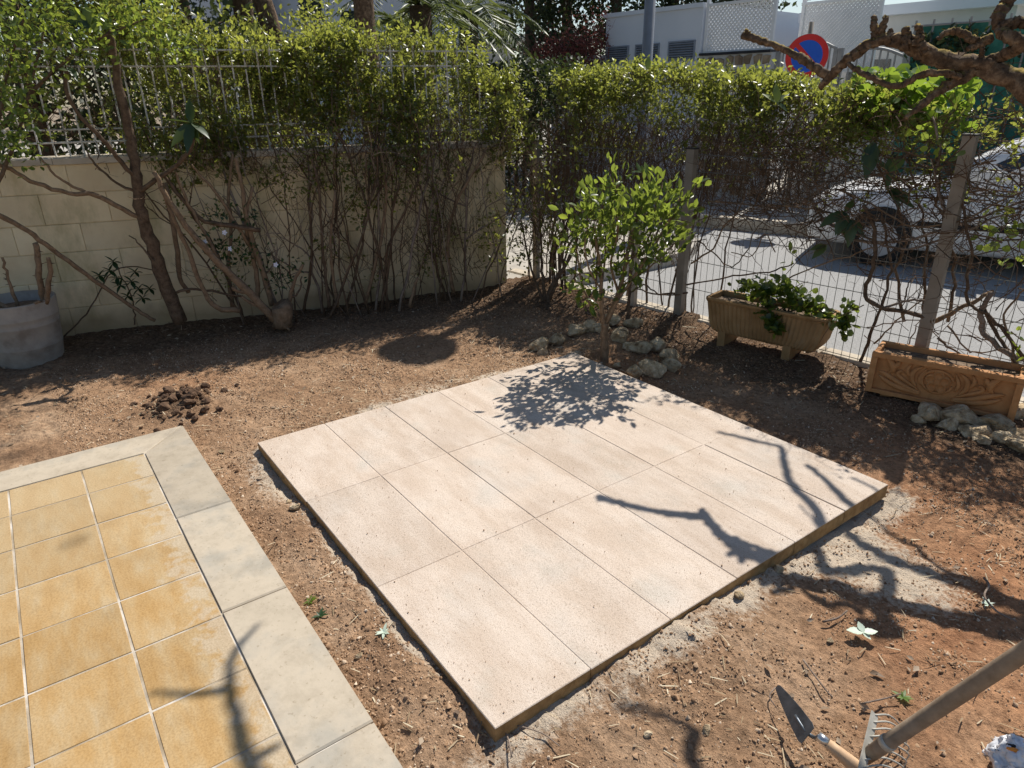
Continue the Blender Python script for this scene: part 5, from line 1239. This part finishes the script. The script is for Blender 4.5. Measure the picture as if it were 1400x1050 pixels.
for i, (pxs, r0) in enumerate((([(1098, 902), (1115, 925), (1128, 942), (1138, 953)], .0022), ([(1345, 790), (1352, 800), (1346, 815), (1362, 835), (1390, 850)], .003), ([(1060, 940), (1052, 952), (1062, 968)], .0016), ([(1178, 962), (1210, 955), (1232, 948)], .0022), ([(700, 990), (740, 1002), (765, 1020)], .0015), ([(450, 855), (472, 866), (480, 878)], .003), ([(560, 985), (575, 1010), (566, 1030)], .002), ([(660, 978), (690, 1000), (700, 1035)], .002), ([(568, 640), (560, 525), (527, 548)], .0015), ([(1125, 850), (1145, 845), (1158, 835)], .003))):
    if i == 8: pxs = [(515, 522), (522, 535), (528, 549)]
    mb = MB(); limb(mb, [gz(a, b, -.04) for a, b in pxs], r0 * 1.3, r0, 6, 4, .1); o = mb.build('fallen_twig', 'straw' if 0 else 'twig_grey', None, True)
    tag(o, 'thin dry twig lying on the bare soil', 'twig', 'fallen twigs on the soil')


# ================================================================== STREET
sp_ = np.array([-2.43, 7.72, .015])
sg = thing('parking_sign', 'round blue and red no-parking sign on a post across the road', 'sign', sp_)
cS = onp(1103, 77, (sp_, unit((CAM[0] - sp_[0], CAM[1] - sp_[1], 0)))); nS = unit((CAM[0] - cS[0] - 1.2, CAM[1] - cS[1], 0)); uS = np.cross((0, 0, 1), nS)
sp_[0], sp_[1] = cS[0] - nS[0] * .03, cS[1] - nS[1] * .03
sg.location = tuple(sp_)
def disc(c, r, d, nm, mat, par, sides=48):
    vs = [c + nS * d * k + (uS * math.cos(2 * math.pi * i / sides) + np.array([0, 0, 1]) * math.sin(2 * math.pi * i / sides)) * r for k in (0, 1) for i in range(sides)]
    fs = [tuple(range(sides))[::-1], tuple(range(sides, 2 * sides))] + [(i, (i + 1) % sides, sides + (i + 1) % sides, sides + i) for i in range(sides)]
    return MB().add(vs, fs).build(nm, mat, par)
RS = .252
disc(cS - nS * .008, RS, .006, 'backing_plate', 'sign_back', sg); disc(cS - nS * .002, RS * .985, .004, 'red_ring', 'sign_red', sg); disc(cS + nS * .0022, RS * .72, .003, 'blue_field', 'sign_blue', sg)
dg = unit(uS * -.7 + np.array([0, 0, .7])); MB().box(cS + nS * .0065, RS * 1.5, RS * .2, .003, dg, np.cross(nS, dg), nS).build('red_bar', 'sign_red', sg)
MB().tube([sp_, np.array([sp_[0], sp_[1], cS[2] + .38])], .028, 12).build('post', 'galvanised', sg, True)
c = cS + np.array([0, 0, -RS - .07]); MB().box(c, .28, .10, .006, uS, (0, 0, 1), nS).build('supplementary_plate', 'lattice_white', sg)
MB().box(cS - nS * .02, .06, .05, .02, uS, (0, 0, 1), nS).build('bracket', 'galvanised', sg)

lp = np.array([-2.28, 4.88, -.004]); lm = thing('street_lamp', 'slim grey metal street lamp post rising behind the hedge', 'street lamp', lp)
MB().tube([lp + [0, 0, -.1], lp + [0, 0, .6], lp + [0, 0, .62], lp + [0, 0, 4.4]], [.075, .072, .058, .05], 20).build('post', 'lamp_grey', lm, True)
MB().lathe([(.06, 0), (.2, .02), (.27, .05), (.275, .08), (.18, .16), (.05, .2)], lp + np.array([.03, -.05, 4.42]), 32).build('lamp_head', 'lamp_grey', lm, True)
MB().lathe([(.05, -.03), (.19, -.012), (.2, .018)], lp + np.array([.03, -.05, 4.42]), 24).build('diffuser', 'lamp_clear', lm, True)

# parked car
def car(loc, ang):
    t = thing('parked_car', 'white hatchback parked along the far kerb beyond the fence', 'car', loc)
    ca, sa = math.cos(ang), math.sin(ang)
    def W(x, y, z):
        x, y, z = x * .95, y * .9, z * .88
        return np.array([loc[0] + x * ca - y * sa, loc[1] + x * sa + y * ca, loc[2] + z])
    # x: 0 nose -> 4.1 tail ; y: 0 near side -> 1.7
    st = [(0.0, .28, .30, .60), (.06, .14, .22, .68), (.35, .05, .20, .78), (.9, .01, .20, .88), (1.4, 0, .20, .93), (2.2, 0, .20, .95), (3.2, 0, .20, .97), (3.8, .02, .21, .98), (4.05, .08, .26, .95), (4.12, .16, .36, .86)]
    vs, fs = [], []
    for x, ins, zb_, zt_ in st:
        for (dy, z) in ((ins + .06, zb_), (ins + .005, zb_ + .06), (ins - .02, (zb_ + zt_) / 2), (ins + .03, zt_ - .05), (ins + .10, zt_)): vs.append(W(x, dy, z))
        for (dy, z) in ((ins + .10, zt_), (ins + .03, zt_ - .05), (ins - .02, (zb_ + zt_) / 2), (ins + .005, zb_ + .06), (ins + .06, zb_)): vs.append(W(x, 1.7 - dy, z))
    n = 10
    for i in range(len(st) - 1):
        for k in range(n):
            j = (k + 1) % n; fs.append((i * n + k, i * n + j, (i + 1) * n + j, (i + 1) * n + k))
    fs += [tuple(range(n))[::-1], tuple(range((len(st) - 1) * n, len(st) * n))]
    body = MB().add(vs, fs).build('body', 'car_paint', t, True)
    ro = [(1.15, .13, .90, .12), (1.75, .14, 1.30, .24), (2.05, .15, 1.42, .28), (2.9, .15, 1.45, .28), (3.5, .14, 1.38, .26), (3.95, .12, .96, .14)]
    vs, fs = [], []
    for x, ins, zt_, top_in in ro:
        vs += [W(x, ins * .6, .90), W(x, top_in, zt_), W(x, 1.7 - top_in, zt_), W(x, 1.7 - ins * .6, .90)]
    for i in range(len(ro) - 1):
        for k in range(4):
            j = (k + 1) % 4; fs.append((i * 4 + k, i * 4 + j, (i + 1) * 4 + j, (i + 1) * 4 + k))
    fs += [(3, 2, 1, 0), tuple(range(len(vs) - 4, len(vs)))]
    MB().add(vs, fs).build('cabin', 'car_paint', t, True)
    for (xa, xb, xc, xd) in ((1.35, 2.30, 2.30, 1.88), (2.38, 3.25, 3.22, 2.38), (3.32, 3.72, 3.45, 3.3)):
        def yz(x, f):
            xs_ = [r_[0] for r_ in ro]; tt = np.interp(x, xs_, [r_[2] for r_ in ro]); ti = np.interp(x, xs_, [r_[3] for r_ in ro]); bi = np.interp(x, xs_, [r_[1] for r_ in ro]) * .6
            z = .96 + (tt - .08 - .96) * f; y = bi + (ti - bi) * (z - .90) / max(tt - .90, .01); return y - .004, z
        v_ = [W(x, *yz(x, f)) for x, f in ((xa, 0), (xb, 0), (xc, 1), (xd, 1))]
        MB().add(v_ + [q + (W(0, 0.02, 0) - W(0, 0, 0)) for q in v_], [(0, 1, 2, 3), (7, 6, 5, 4), (0, 4, 5, 1), (1, 5, 6, 2), (2, 6, 7, 3), (3, 7, 4, 0)]).build('side_window', 'car_glass', t)
    MB().add([W(1.17, .22, .93), W(1.78, .32, 1.285), W(1.78, 1.38, 1.285), W(1.17, 1.48, .93), W(1.19, .22, .93), W(1.80, .32, 1.26), W(1.8, 1.38, 1.26), W(1.19, 1.48, .93)], [(3, 2, 1, 0), (4, 5, 6, 7), (0, 1, 5, 4), (3, 7, 6, 2)]).build('windscreen', 'car_glass', t)
    for x in (.78, 3.3):
        for y, sgn in ((-.012, 1), (1.56, 1)):
            wc = W(x, y, .30); ax = W(0, 1, 0) - W(0, 0, 0)
            if y < 0: MB().tube([W(x, -.022, .33), W(x, .04, .33)], [.285, .285], 28).build('wheel_arch', 'tyre', t)
            wh = MB().tube([wc - ax * .02, wc - ax * .012, wc + ax * .15, wc + ax * .17], [.235, .262, .262, .25], 28).build('wheel', 'tyre', t, True)
            MB().tube([wc - ax * .024, wc - ax * .021], [.12, .17], 20).build('rim', 'rim', wh)
    MB().add([W(.05, .10, .56), W(.40, .035, .66), W(.40, .055, .76), W(.09, .17, .66), W(.07, .14, .56), W(.42, .08, .66), W(.42, .1, .76), W(.11, .2, .66)], [(0, 1, 2, 3), (7, 6, 5, 4), (0, 4, 5, 1), (2, 6, 7, 3)]).build('headlight', 'lamp_clear', t)
    MB().box(W(2.1, -.016, .50), 2.0, .014, .05, W(1, 0, 0) - W(0, 0, 0), W(0, 1, 0) - W(0, 0, 0)).build('side_trim', 'tyre', t)
    MB().box(W(1.62, -.06, 1.0), .16, .14, .12, W(1, 0, 0) - W(0, 0, 0), W(0, 1, 0) - W(0, 0, 0)).build('door_mirror', 'car_paint', t)
    for x in (2.15, 3.0): MB().box(W(x, -.012, .80), .16, .03, .025, W(1, 0, 0) - W(0, 0, 0), W(0, 1, 0) - W(0, 0, 0)).build('door_handle', 'car_paint', t)
CA = math.atan(ROADS); CPL = (np.array([-.33, 6.22, 0]), unit((ROADS, -1, 0)))
nose = onp(1098, 290, CPL)
car((nose[0], nose[1], -.12), CA)

# ================================================================== ACROSS THE ROAD
def bp(px, py, off=0.0): return onp(px, py, BACKP, off)
def bseg(px0, px1, py=60): return bp(px0, py), bp(px1, py)
BU, BN = FEN_U, FEN_N
def bbox(name, mat, par, x0, x1, z0, z1, d0, d1):
    """box in the street-front plane: x range along x, z range, depth behind plane d0..d1"""
    a = np.array([x0, 8.6 + .09 * x0, 0]); b = np.array([x1, 8.6 + .09 * x1, 0]); L = np.linalg.norm(b - a)
    c = (a + b) / 2 - BN * (d0 + d1) / 2; c[2] = (z0 + z1) / 2
    return MB().box(c, L, d1 - d0, z1 - z0, BU, -BN).build(name, mat, par)
ub = thing('utility_building', 'low flat white rendered utility building with three louvred vents', 'building', (-5.3, 9.5, .0))
bbox('wall', 'render_white', ub, -6.27, -4.405, -.1, 2.64, 0, 3.0)
bbox('roof_edge', 'render_white', ub, -6.31, -4.40, 2.64, 2.70, -.03, 3.03)
for (xa, xb, ya, yb) in ((831, 859, 66, 87), (870, 901, 63, 85), (915, 950, 59, 82)):
    a, b = bp(xa, yb), bp(xb, ya); zl, zh = a[2], bp(xa, ya)[2]
    v = bbox('vent', 'louver_dark', ub, a[0], b[0], zl, zh, -.006, .05)
    for k in range(7):
        zz = zl + (zh - zl) * (k + .5) / 7; c = np.array([(a[0] + b[0]) / 2, 0, zz]); c[1] = 8.6 + .09 * c[0] - .02
        MB().box(c, b[0] - a[0], .03, .012, BU, unit(-BN + np.array([0, 0, .7])), unit(np.cross(BU, unit(-BN + np.array([0, 0, .7]))))).build('slat', 'louver', v)
    for (x0, x1, q0, q1) in ((a[0] - .02, a[0], zl, zh), (b[0], b[0] + .02, zl, zh), (a[0] - .02, b[0] + .02, zl - .02, zl), (a[0] - .02, b[0] + .02, zh, zh + .02)): bbox('frame', 'louver', v, x0, x1, q0, q1, -.03, .02)
sw = thing('stone_wall', 'low wall of brown fieldstone beneath the white lattice', 'wall', (-3.85, 8.3, 0))
bbox('mortar', 'render_grey', sw, -4.398, -3.22, -.1, 1.995, .0, .3)
random.seed(5)
for i in range(8):
    for j in range(11):
        x0 = -4.39 + i * .147 + (.04 if j % 2 else 0); zz = .05 + j * .178; w_, h_ = random.uniform(.115, .15), random.uniform(.13, .17)
        if x0 + w_ > -3.22: continue
        poly = [(x0 + random.uniform(0, .03), zz + random.uniform(0, .03)), (x0 + w_ - random.uniform(0, .03), zz + random.uniform(0, .04)), (x0 + w_, zz + h_ - random.uniform(0, .04)), (x0 + w_ * .5, zz + h_ + random.uniform(-.01, .005)), (x0, zz + h_ - random.uniform(0, .04))]
        vs = [np.array([q[0], 8.6 + .09 * q[0] + dd, q[1]]) for dd in (.02, -.02) for q in poly]; c = np.mean(vs[5:], 0)
        vs[5:] = [c + (q - c) * .86 for q in vs[5:]]
        vs[5:] = [q - [0, random.uniform(0, .012), 0] for q in vs[5:]]
        MB().add(vs, [tuple(range(5, 10))] + [(k, (k + 1) % 5, 5 + (k + 1) % 5, 5 + k) for k in range(5)]).build('stone', 'fieldstone', sw)
bbox('coping', 'iron_black', sw, -4.40, -3.25, 1.997, 2.03, -.03, .32)
def lattice(label, x0, x1, z0, z1, d, step, par_name='lattice_screen', w_=.02):
    t = thing(par_name, label, 'lattice', ((x0 + x1) / 2, 8.6 + d, z0)); mb = MB(); H_ = z1 - z0; L = x1 - x0
    def P_(x, z, dd): return np.array([x, 8.6 + .09 * x, 0]) - BN * (d + dd) + np.array([0, 0, z])
    for sgn, dd in ((1, 0), (-1, .007)):
        a = -H_
        while a < L:
            s0, e0 = max(a, 0), min(a + H_, L)
            if e0 - s0 > .02:
                za, zb_ = (s0 - a), (e0 - a)
                if sgn < 0: za, zb_ = H_ - za, H_ - zb_
                p, q = P_(x0 + s0, z0 + za, dd), P_(x0 + e0, z0 + zb_, dd); u_ = unit(q - p)
                mb.box((p + q) / 2, np.linalg.norm(q - p), w_, .006, u_, np.cross(BN, u_), BN)
            a += step
    stuff(mb.build('slats', 'lattice_white', t))
    for x in (x0, x1): MB().box(P_(x, (z0 + z1) / 2 + .06, 0), .045, .045, H_ + .16, BU, -BN).build('post', 'lattice_white', t)
    for z in (z0, z1): MB().box(P_((x0 + x1) / 2, z, -.012), L, .02, .035, BU, -BN).build('rail', 'lattice_white', t)
    return t
lattice('white diagonal lattice screen on top of the fieldstone wall', -4.36, -3.30, 2.04, 2.66, .06, .062, w_=.024)
lattice('white lattice screen set back behind the metal gate', -3.26, -2.2, 1.75, 2.62, .75, .055, w_=.03)
gw = thing('grey_house', 'low grey-white house front behind the metal gate', 'building', (-1.9, 10.6, 0))
bbox('wall', 'render_grey', gw, -3.6, -.9, -.1, 2.45, 1.6, 4.0); bbox('roof_edge', 'render_white', gw, -3.7, -.8, 2.45, 2.58, 1.45, 4.1)
for (a, b) in ((-2.9, -2.3), (-1.75, -1.3)):
    wv = bbox('window', 'car_glass', gw, a, b, .9, 1.9, 1.585, 1.66); bbox('frame', 'render_white', wv, a - .05, b + .05, .84, .9, 1.56, 1.66)
# gate with arched top
gt = thing('metal_gate', 'double grey metal gate of upright bars with arched top', 'gate', (-2.4, 8.38, 0))
xg0, xg1 = -3.2, -1.52
def gateP(x, z, dd=0): return np.array([x, 8.6 + .09 * x, z]) - BN * (.1 + dd)
xm = (xg0 + xg1) / 2
def arch(x): return 1.98 + .14 * math.sin(math.pi * ((x - xg0) / (xm - xg0))) if x <= xm else 1.86 + .12 * math.sin(math.pi * ((x - xm) / (xg1 - xm)))
xx = xg0 + .08
while xx < xg1 - .04:
    MB().tube([gateP(xx, .06), gateP(xx, arch(xx))], .011, 6).build('bar', 'gate_grey', gt); xx += .092
for (a, b) in ((xg0, xm - .03), (xm + .03, xg1)):
    MB().tube([gateP(x, arch(x)) for x in np.linspace(a + .001, b - .001, 14)], .018, 8).build('arched_rail', 'gate_grey', gt, True)
    for z in (.12, 1.0, 1.55): MB().tube([gateP(a, z), gateP(b, z)], .016, 8).build('rail', 'gate_grey', gt)
for x in (xg0, xm - .03, xm + .03, xg1): MB().box(gateP(x, 1.0), .055, .055, 2.0, BU, -BN).build('post', 'gate_grey', gt)
# green screened fence
gf = thing('screened_fence', 'fence covered in dark green shade netting with pale uprights', 'fence', (.6, 8.7, 0))
mb = MB(); N1, N2 = 60, 12
for i in range(N1 + 1):
    for j in range(N2 + 1):
        x = -1.45 + 5.2 * i / N1; z = .1 + 2.08 * j / N2; yy_ = 8.6 + .09 * x + .05 * (float(NZ.fbm(np.array([x * 2.5]), np.array([z * 1.2]), None, 2)[0]) - .5); mb.v.append((x, yy_, z))
for i in range(N1):
    for j in range(N2):
        a = i * (N2 + 1) + j; mb.f.append((a, a + N2 + 1, a + N2 + 2, a + 1))
mb.build('netting', 'green_screen', gf, True)
xx = -1.42
while xx < 3.7:
    MB().tube([np.array([xx, 8.6 + .09 * xx - .045, 0]), np.array([xx, 8.6 + .09 * xx - .045, 2.24])], .012, 6).build('upright', 'gate_grey', gf); xx += .19
for z in (.25, 1.2, 2.18): MB().tube([np.array([-1.45, 8.6 + .09 * -1.45 - .07, z]), np.array([3.75, 8.6 + .09 * 3.75 - .07, z])], .012, 6).build('rail', 'gate_grey', gf)

iv = thing('climbing_ivy', 'dark leafy climber spilling over the green netting fence', 'climber', (.2, 8.5, 0))
n = 2600; x = rng.uniform(-1.4, 3.2, n); z = 2.1 - np.abs(rng.normal(0, .22, n)) + .12 * (NZ.fbm(x * 3, x * 0, None, 2) - .5); k = NZ.fbm(x * 4 + 3, z * 4, None, 2) > .46; x, z = x[k], z[k]; n = len(x)
stuff(cloud('foliage', LEAF7, np.stack([x, 8.6 + .09 * x - rng.uniform(.06, .16, n), z], 1), frames(rng.normal(size=(n, 3)), .4), rng.uniform(.05, .10, n), 'leaf_far', iv, np.clip(rng.normal(.5, .3, n), 0, 1)))
mb = MB()
for k in range(40):
    q = random.uniform(-1.3, 3.1); twig(mb, (q, 8.6 + .09 * q - .09, random.uniform(.3, 1.6)), (random.gauss(0, .4), 0, 1), random.uniform(.5, 1.0), .008, 7, .12, 4, .03, 1)
stuff(mb.build('stems', 'twig', iv))
# ------------------------------------------------------------------ vegetation and buildings behind
def tree(name, label, base, h, rad, trunk_r, n, leaf, mat, seed, group=None, z0=.3, shape=1.0, trunk_mat='bark'):
    g_ = np.random.default_rng(seed); base = np.array(base, float); t = thing(name, label, 'tree', base, group)
    mb = MB(); limb(mb, [base + [0, 0, -.2], base + [rad * .05, 0, h * .35], base + [-.04 * rad, .05 * rad, h * .7], base + [0, 0, h * .95]], trunk_r, trunk_r * .3, 8, 4, .1)
    mb.build('trunk', trunk_mat, t, True); mb = MB()
    CL = []
    for k in range(46):
        zz = h * (z0 + (1 - z0) * g_.random() ** .9); f_ = (zz / h - z0) / (1 - z0); rr = rad * (1 - f_ * .85) ** shape * (1.1 if f_ > .1 else .7)
        a = g_.uniform(0, 6.28); q = base + np.array([math.cos(a) * rr * g_.uniform(.25, 1), math.sin(a) * rr * g_.uniform(.25, 1), zz]); CL.append((q, rad * g_.uniform(.16, .34)))
        limb(mb, [base + [0, 0, max(.2, zz - rad * .5)], (q + base + [0, 0, zz]) / 2 - [base[0] * .0, 0, 0] if 0 else base + [0, 0, zz - rad * .3], q], trunk_r * .25, .01, 5, 3)
    mb.build('limbs', trunk_mat, t, True)
    P = np.concatenate([q[None] + g_.normal(size=(n // 46, 3)) * r_ * np.array([.6, .6, .5]) for q, r_ in CL]); m_ = len(P); d = g_.normal(size=(m_, 3)); d[:, 2] += .3
    stuff(cloud('crown', LEAF4, P, frames(d, .4), g_.uniform(.6, 1.3, m_) * leaf, mat, t, np.clip(g_.normal(.4, .22, m_), 0, 1)))
    return t
def far(px, dist, z=0.0):
    d = ray(px, 60); d = d / math.hypot(d[0], d[1]); return np.array([CAM[0] + d[0] * dist, CAM[1] + d[1] * dist, z])
tree('dark_conifer', 'dense dark conifer beside the far white house', far(722, 16, -.2), 7, 1.3, .14, 6500, .12, 'leaf_far', 1, z0=.08, shape=.7)
tree('dark_conifer', 'dark bushy conifer behind the red creeper', far(772, 17, -.2), 7.5, 1.7, .16, 7500, .13, 'leaf_far', 2, z0=.08, shape=.6)
tree('dark_conifer', 'dark evergreen standing behind the utility building', far(838, 15.5, -.2), 7, 1.5, .15, 7500, .12, 'leaf_far', 3, z0=.1, shape=.5)
tree('dark_conifer', 'dark evergreen showing over the utility building roof corner', far(915, 15.5, -.2), 6.5, 1.5, .15, 7000, .12, 'leaf_far', 4, z0=.1, shape=.5)
tree('dark_conifer', 'dark evergreen rising above the lattice screens', far(1010, 16, -.2), 6, 1.6, .15, 6500, .12, 'leaf_far', 5, z0=.1, shape=.5)
tree('dark_tree', 'dark broad tree in the neighbouring garden behind the loquat', far(150, 9.5, -.2), 5.5, 1.6, .13, 9000, .09, 'leaf_far', 6, z0=.12, shape=.45)
tree('dark_tree', 'dark tall tree in the neighbouring garden beside the iron stair', far(255, 10.5, -.2), 6, 1.15, .13, 8000, .09, 'leaf_far', 7, z0=.12, shape=.5)
tree('dark_tree', 'dark spreading tree at the left end of the neighbouring garden', far(20, 9, -.2), 5.5, 1.8, .13, 9000, .09, 'leaf_far', 8, z0=.12, shape=.45)
tree('garden_shrub', 'dense green shrub in the neighbouring garden below the pine trunks', far(420, 8.8, -.2), 2.6, 1.0, .05, 6500, .06, 'leaf_hedge', 9, z0=.1, shape=.35)
tree('garden_shrub', 'dense green shrub in the neighbouring garden below the palms', far(560, 9.2, -.2), 2.35, 1.0, .05, 6500, .06, 'leaf_hedge', 10, z0=.1, shape=.35)
tree('garden_shrub', 'dense shrub in the neighbouring garden before the dark trees', far(290, 8.0, -.2), 2.3, .9, .05, 6000, .055, 'leaf_hedge', 11, z0=.1, shape=.35)
# pines: tall trunks with crowns above the picture
for px, dist, r_, lean, lb in ((332, 10.5, .13, .25, 'pine trunk leaning beside the black iron stair'), (392, 9.5, .12, -.8, 'bowed bare pine trunk in front of the far white house'), (500, 8.2, .115, .06, 'thick dark straight pine trunk above the hedge')):
    b = far(px, dist, -.2); t = thing('pine_tree', lb, 'tree', b); mb = MB()
    limb(mb, [b, b + np.array([lean * .12, lean * .1, 1.4]), b + np.array([lean * .1, lean * .2, 2.6]), b + np.array([lean * .8, lean * .5, 4.5]), b + np.array([lean, lean, 8])], r_ * 1.15, r_ * .7, 12, 5, .08); mb.build('trunk', 'bark_old' if r_ < .13 else 'bark', t, True)
    P = b[None] + np.array([lean, lean, 8.2])[None] + rng.normal(size=(2600, 3)) * np.array([.9, .9, .45]); d = rng.normal(size=(2600, 3))
    stuff(cloud('crown', LEAF4, P, frames(d, .3), rng.uniform(.08, .16, 2600), 'leaf_far', t, None))
# palms
def palm(px, py, dist, lb, seed, fl=1.25):
    g_ = np.random.default_rng(seed); b = far(px, dist, -.2); d = ray(px, py); top = CAM + d * (dist / math.hypot(d[0], d[1])); t = thing('palm_tree', lb, 'palm', b, None)
    mb = MB(); mb.tube([b, (b + top) / 2, top], [.16, .13, .15], 12, True, .12); mb.build('trunk', 'bark', t, True)
    for k in range(16):
        a = k * 2.4; el = g_.uniform(-.1, 1.1); h_ = np.array([math.cos(a), math.sin(a), 0]); pts = []
        for i in range(9):
            s = i / 8; pts.append(top + h_ * fl * s * math.cos(el * (1 - s * .4)) + np.array([0, 0, 1]) * (fl * s * math.sin(el) - .75 * fl * s * s))
        fr_ = MB(); fr_.tube(pts, lerp_r(.016, .004, 9), 5); P, D = [], []
        for i in range(1, 9):
            for q in range(4):
                p = pts[i - 1] + (pts[i] - pts[i - 1]) * (q / 4); tg = unit(pts[i] - pts[i - 1]); sd_ = unit(np.cross(tg, (0, 0, 1)))
                for sg_ in (-1, 1): P.append(p); D.append(tg * .7 + sd_ * sg_ + np.array([0, 0, -.15]))
        f = fr_.build('frond', 'leaf_palm', t, True)
        ln = rng.uniform(.22, .32, len(P)); cloud('leaflets', LEAF4, np.array(P), frames(np.array(D), 1.5), np.stack([ln, np.full(len(P), .06), np.full(len(P), .05)], 1), 'leaf_palm', f, g_.random(len(P)))
palm(640, 18, 12, 'feathery palm standing before the far white house wall', 3)
palm(575, 8, 10.5, 'palm with upright fronds beside the dark pine trunk', 4)
palm(545, 40, 13.5, 'small palm farther back between pine trunk and house', 5, 1.0)
# far house
hn = unit((.86, -.5, 0)); hu = np.cross((0, 0, 1), hn); hp = far(520, 19); HP = (hp, hn)
hs = thing('white_house', 'tall plain white house in shade behind the palms', 'building', hp)
def hx(px): return (onp(px, 60, HP) - hp) @ hu
a, b = hx(250), hx(703)
MB().box(hp + hu * (a + b) / 2 - hn * 3 + np.array([0, 0, 3.2]), b - a, 6, 7.0, hu, hn).build('wall', 'render_white', hs)
for (q0, q1, z0_, z1_) in ((hx(415), hx(445), 3.2, 4.3), (hx(470), hx(492), 1.5, 3.4)):
    wv = MB().box(hp + hu * (q0 + q1) / 2 + np.array([0, 0, (z0_ + z1_) / 2]), q1 - q0, .06, z1_ - z0_, hu, hn).build('window', 'car_glass', hs)
    MB().box(hp + hu * (q0 + q1) / 2 + hn * .03 + np.array([0, 0, z0_ - .05]), q1 - q0 + .2, .16, .08, hu, hn).build('sill', 'render_white', wv)
aw = thing('metal_canopy', 'flat pale metal canopy beside the far white house', 'canopy', onp(690, 57, HP, 1.0))
p0, p1 = onp(640, 52, HP, 1.0), onp(730, 56, HP, 1.0); MB().box((p0 + p1) / 2 - hn * .3, np.linalg.norm(p1 - p0), 1.6, .14, hu, hn).build('sheet', 'metal_sheet', aw)
for px in (650, 722):
    q = onp(px, 60, HP, .9); MB().tube([np.array([q[0], q[1], -.2]), q], .05, 8).build('post', 'metal_sheet', aw)
st_ = thing('iron_stair', 'black iron outside staircase on the far white house', 'staircase', onp(350, 60, HP, .6))
for i in range(16):
    q = onp(338 + (i % 5) * 3.2, 62 - i * 5.5, HP, .5); MB().box(q, .75, .5, .045, hu, hn).build('step', 'iron_black', st_)
for px in (333, 356, 372):
    q = onp(px, 60, HP, .5); MB().tube([np.array([q[0], q[1], -.2]), np.array([q[0], q[1], 5.5])], .035, 8).build('rail_post', 'iron_black', st_)
for py in (8, 14): MB().tube([onp(333, py + 3, HP, .75), onp(375, py, HP, .75)], .03, 6).build('handrail', 'iron_black', st_)
# low clipped hedge and red creeper left of the utility building
ch = thing('clipped_hedge', 'low dark clipped hedge before the dark conifers', 'hedge', far(730, 11.5, -.1))
a, b = far(640, 12.5), far(792, 10.2); n = 9000; t = rng.random(n); P = a[None] * (1 - t)[:, None] + b[None] * t[:, None] + rng.normal(0, .22, (n, 3)); P[:, 2] = rng.uniform(0, 1, n) ** .6 * 1.95 + rng.normal(0, .04, n)
stuff(cloud('foliage', LEAF4, P, frames(rng.normal(size=(n, 3)), .6), rng.uniform(.05, .09, n), 'leaf_far', ch, np.clip(rng.normal(.35, .2, n), 0, 1)))
mb = MB()
for k in range(14):
    q = a + (b - a) * (k + .5) / 14; mb.tube([q + [0, 0, -.2], q + [.05, 0, .8], q + [0, .05, 1.6]], [.03, .025, .01], 6)
mb.build('trunks', 'bark', ch, True)
rc = thing('red_creeper', 'reddish leafless creeper sprawling over a wall beside the utility building', 'creeper', (-6.9, 8.0, 0))
MB().box(np.array([-6.95, 8.6 + .09 * -6.95 + .12, 1.0]), 1.3, .16, 2.2, BU, -BN).build('trellis_wall', 'render_white', rc)
mb = MB()
for i in range(420):
    x = random.uniform(-7.7, -6.2); z = random.uniform(1.2, 2.2); twig(mb, (x, 8.6 + .09 * x - random.uniform(.0, .3), z), (random.gauss(0, .6), random.gauss(-.2, .3), random.uniform(-.2, 1)), random.uniform(.25, .6), random.uniform(.004, .008), 5, .3, 3, .0, 1)
stuff(mb.build('twigs', 'twig_red', rc))
n = 2600; x = rng.uniform(-7.8, -6.15, n); z = 2.15 + .42 * rng.normal(0, .5, n) + .25 * (x + 7); P = np.stack([x, 8.6 + .09 * x - rng.uniform(0, .35, n), z], 1)
stuff(cloud('foliage', LEAF4, P, frames(rng.normal(size=(n, 3)), .5), rng.uniform(.03, .07, n), 'leaf_red', rc, None))
# roofs over the green fence
rh = thing('far_house', 'pale house roofline beyond the green netting', 'building', far(1330, 17, 0))
q = far(1330, 17); MB().box(q + np.array([0, 2, 1.0]), 9, 4, 2.3, BU, -BN).build('wall', 'render_white', rh); MB().box(q + np.array([0, 2, 2.22]), 9.4, 4.4, .14, BU, -BN).build('roof_edge', 'metal_sheet', rh)
print('objects', len(bpy.data.objects), 'tris', sum(len(o.data.loop_triangles) if o.type == 'MESH' and (o.data.calc_loop_triangles() or True) else 0 for o in bpy.data.objects))
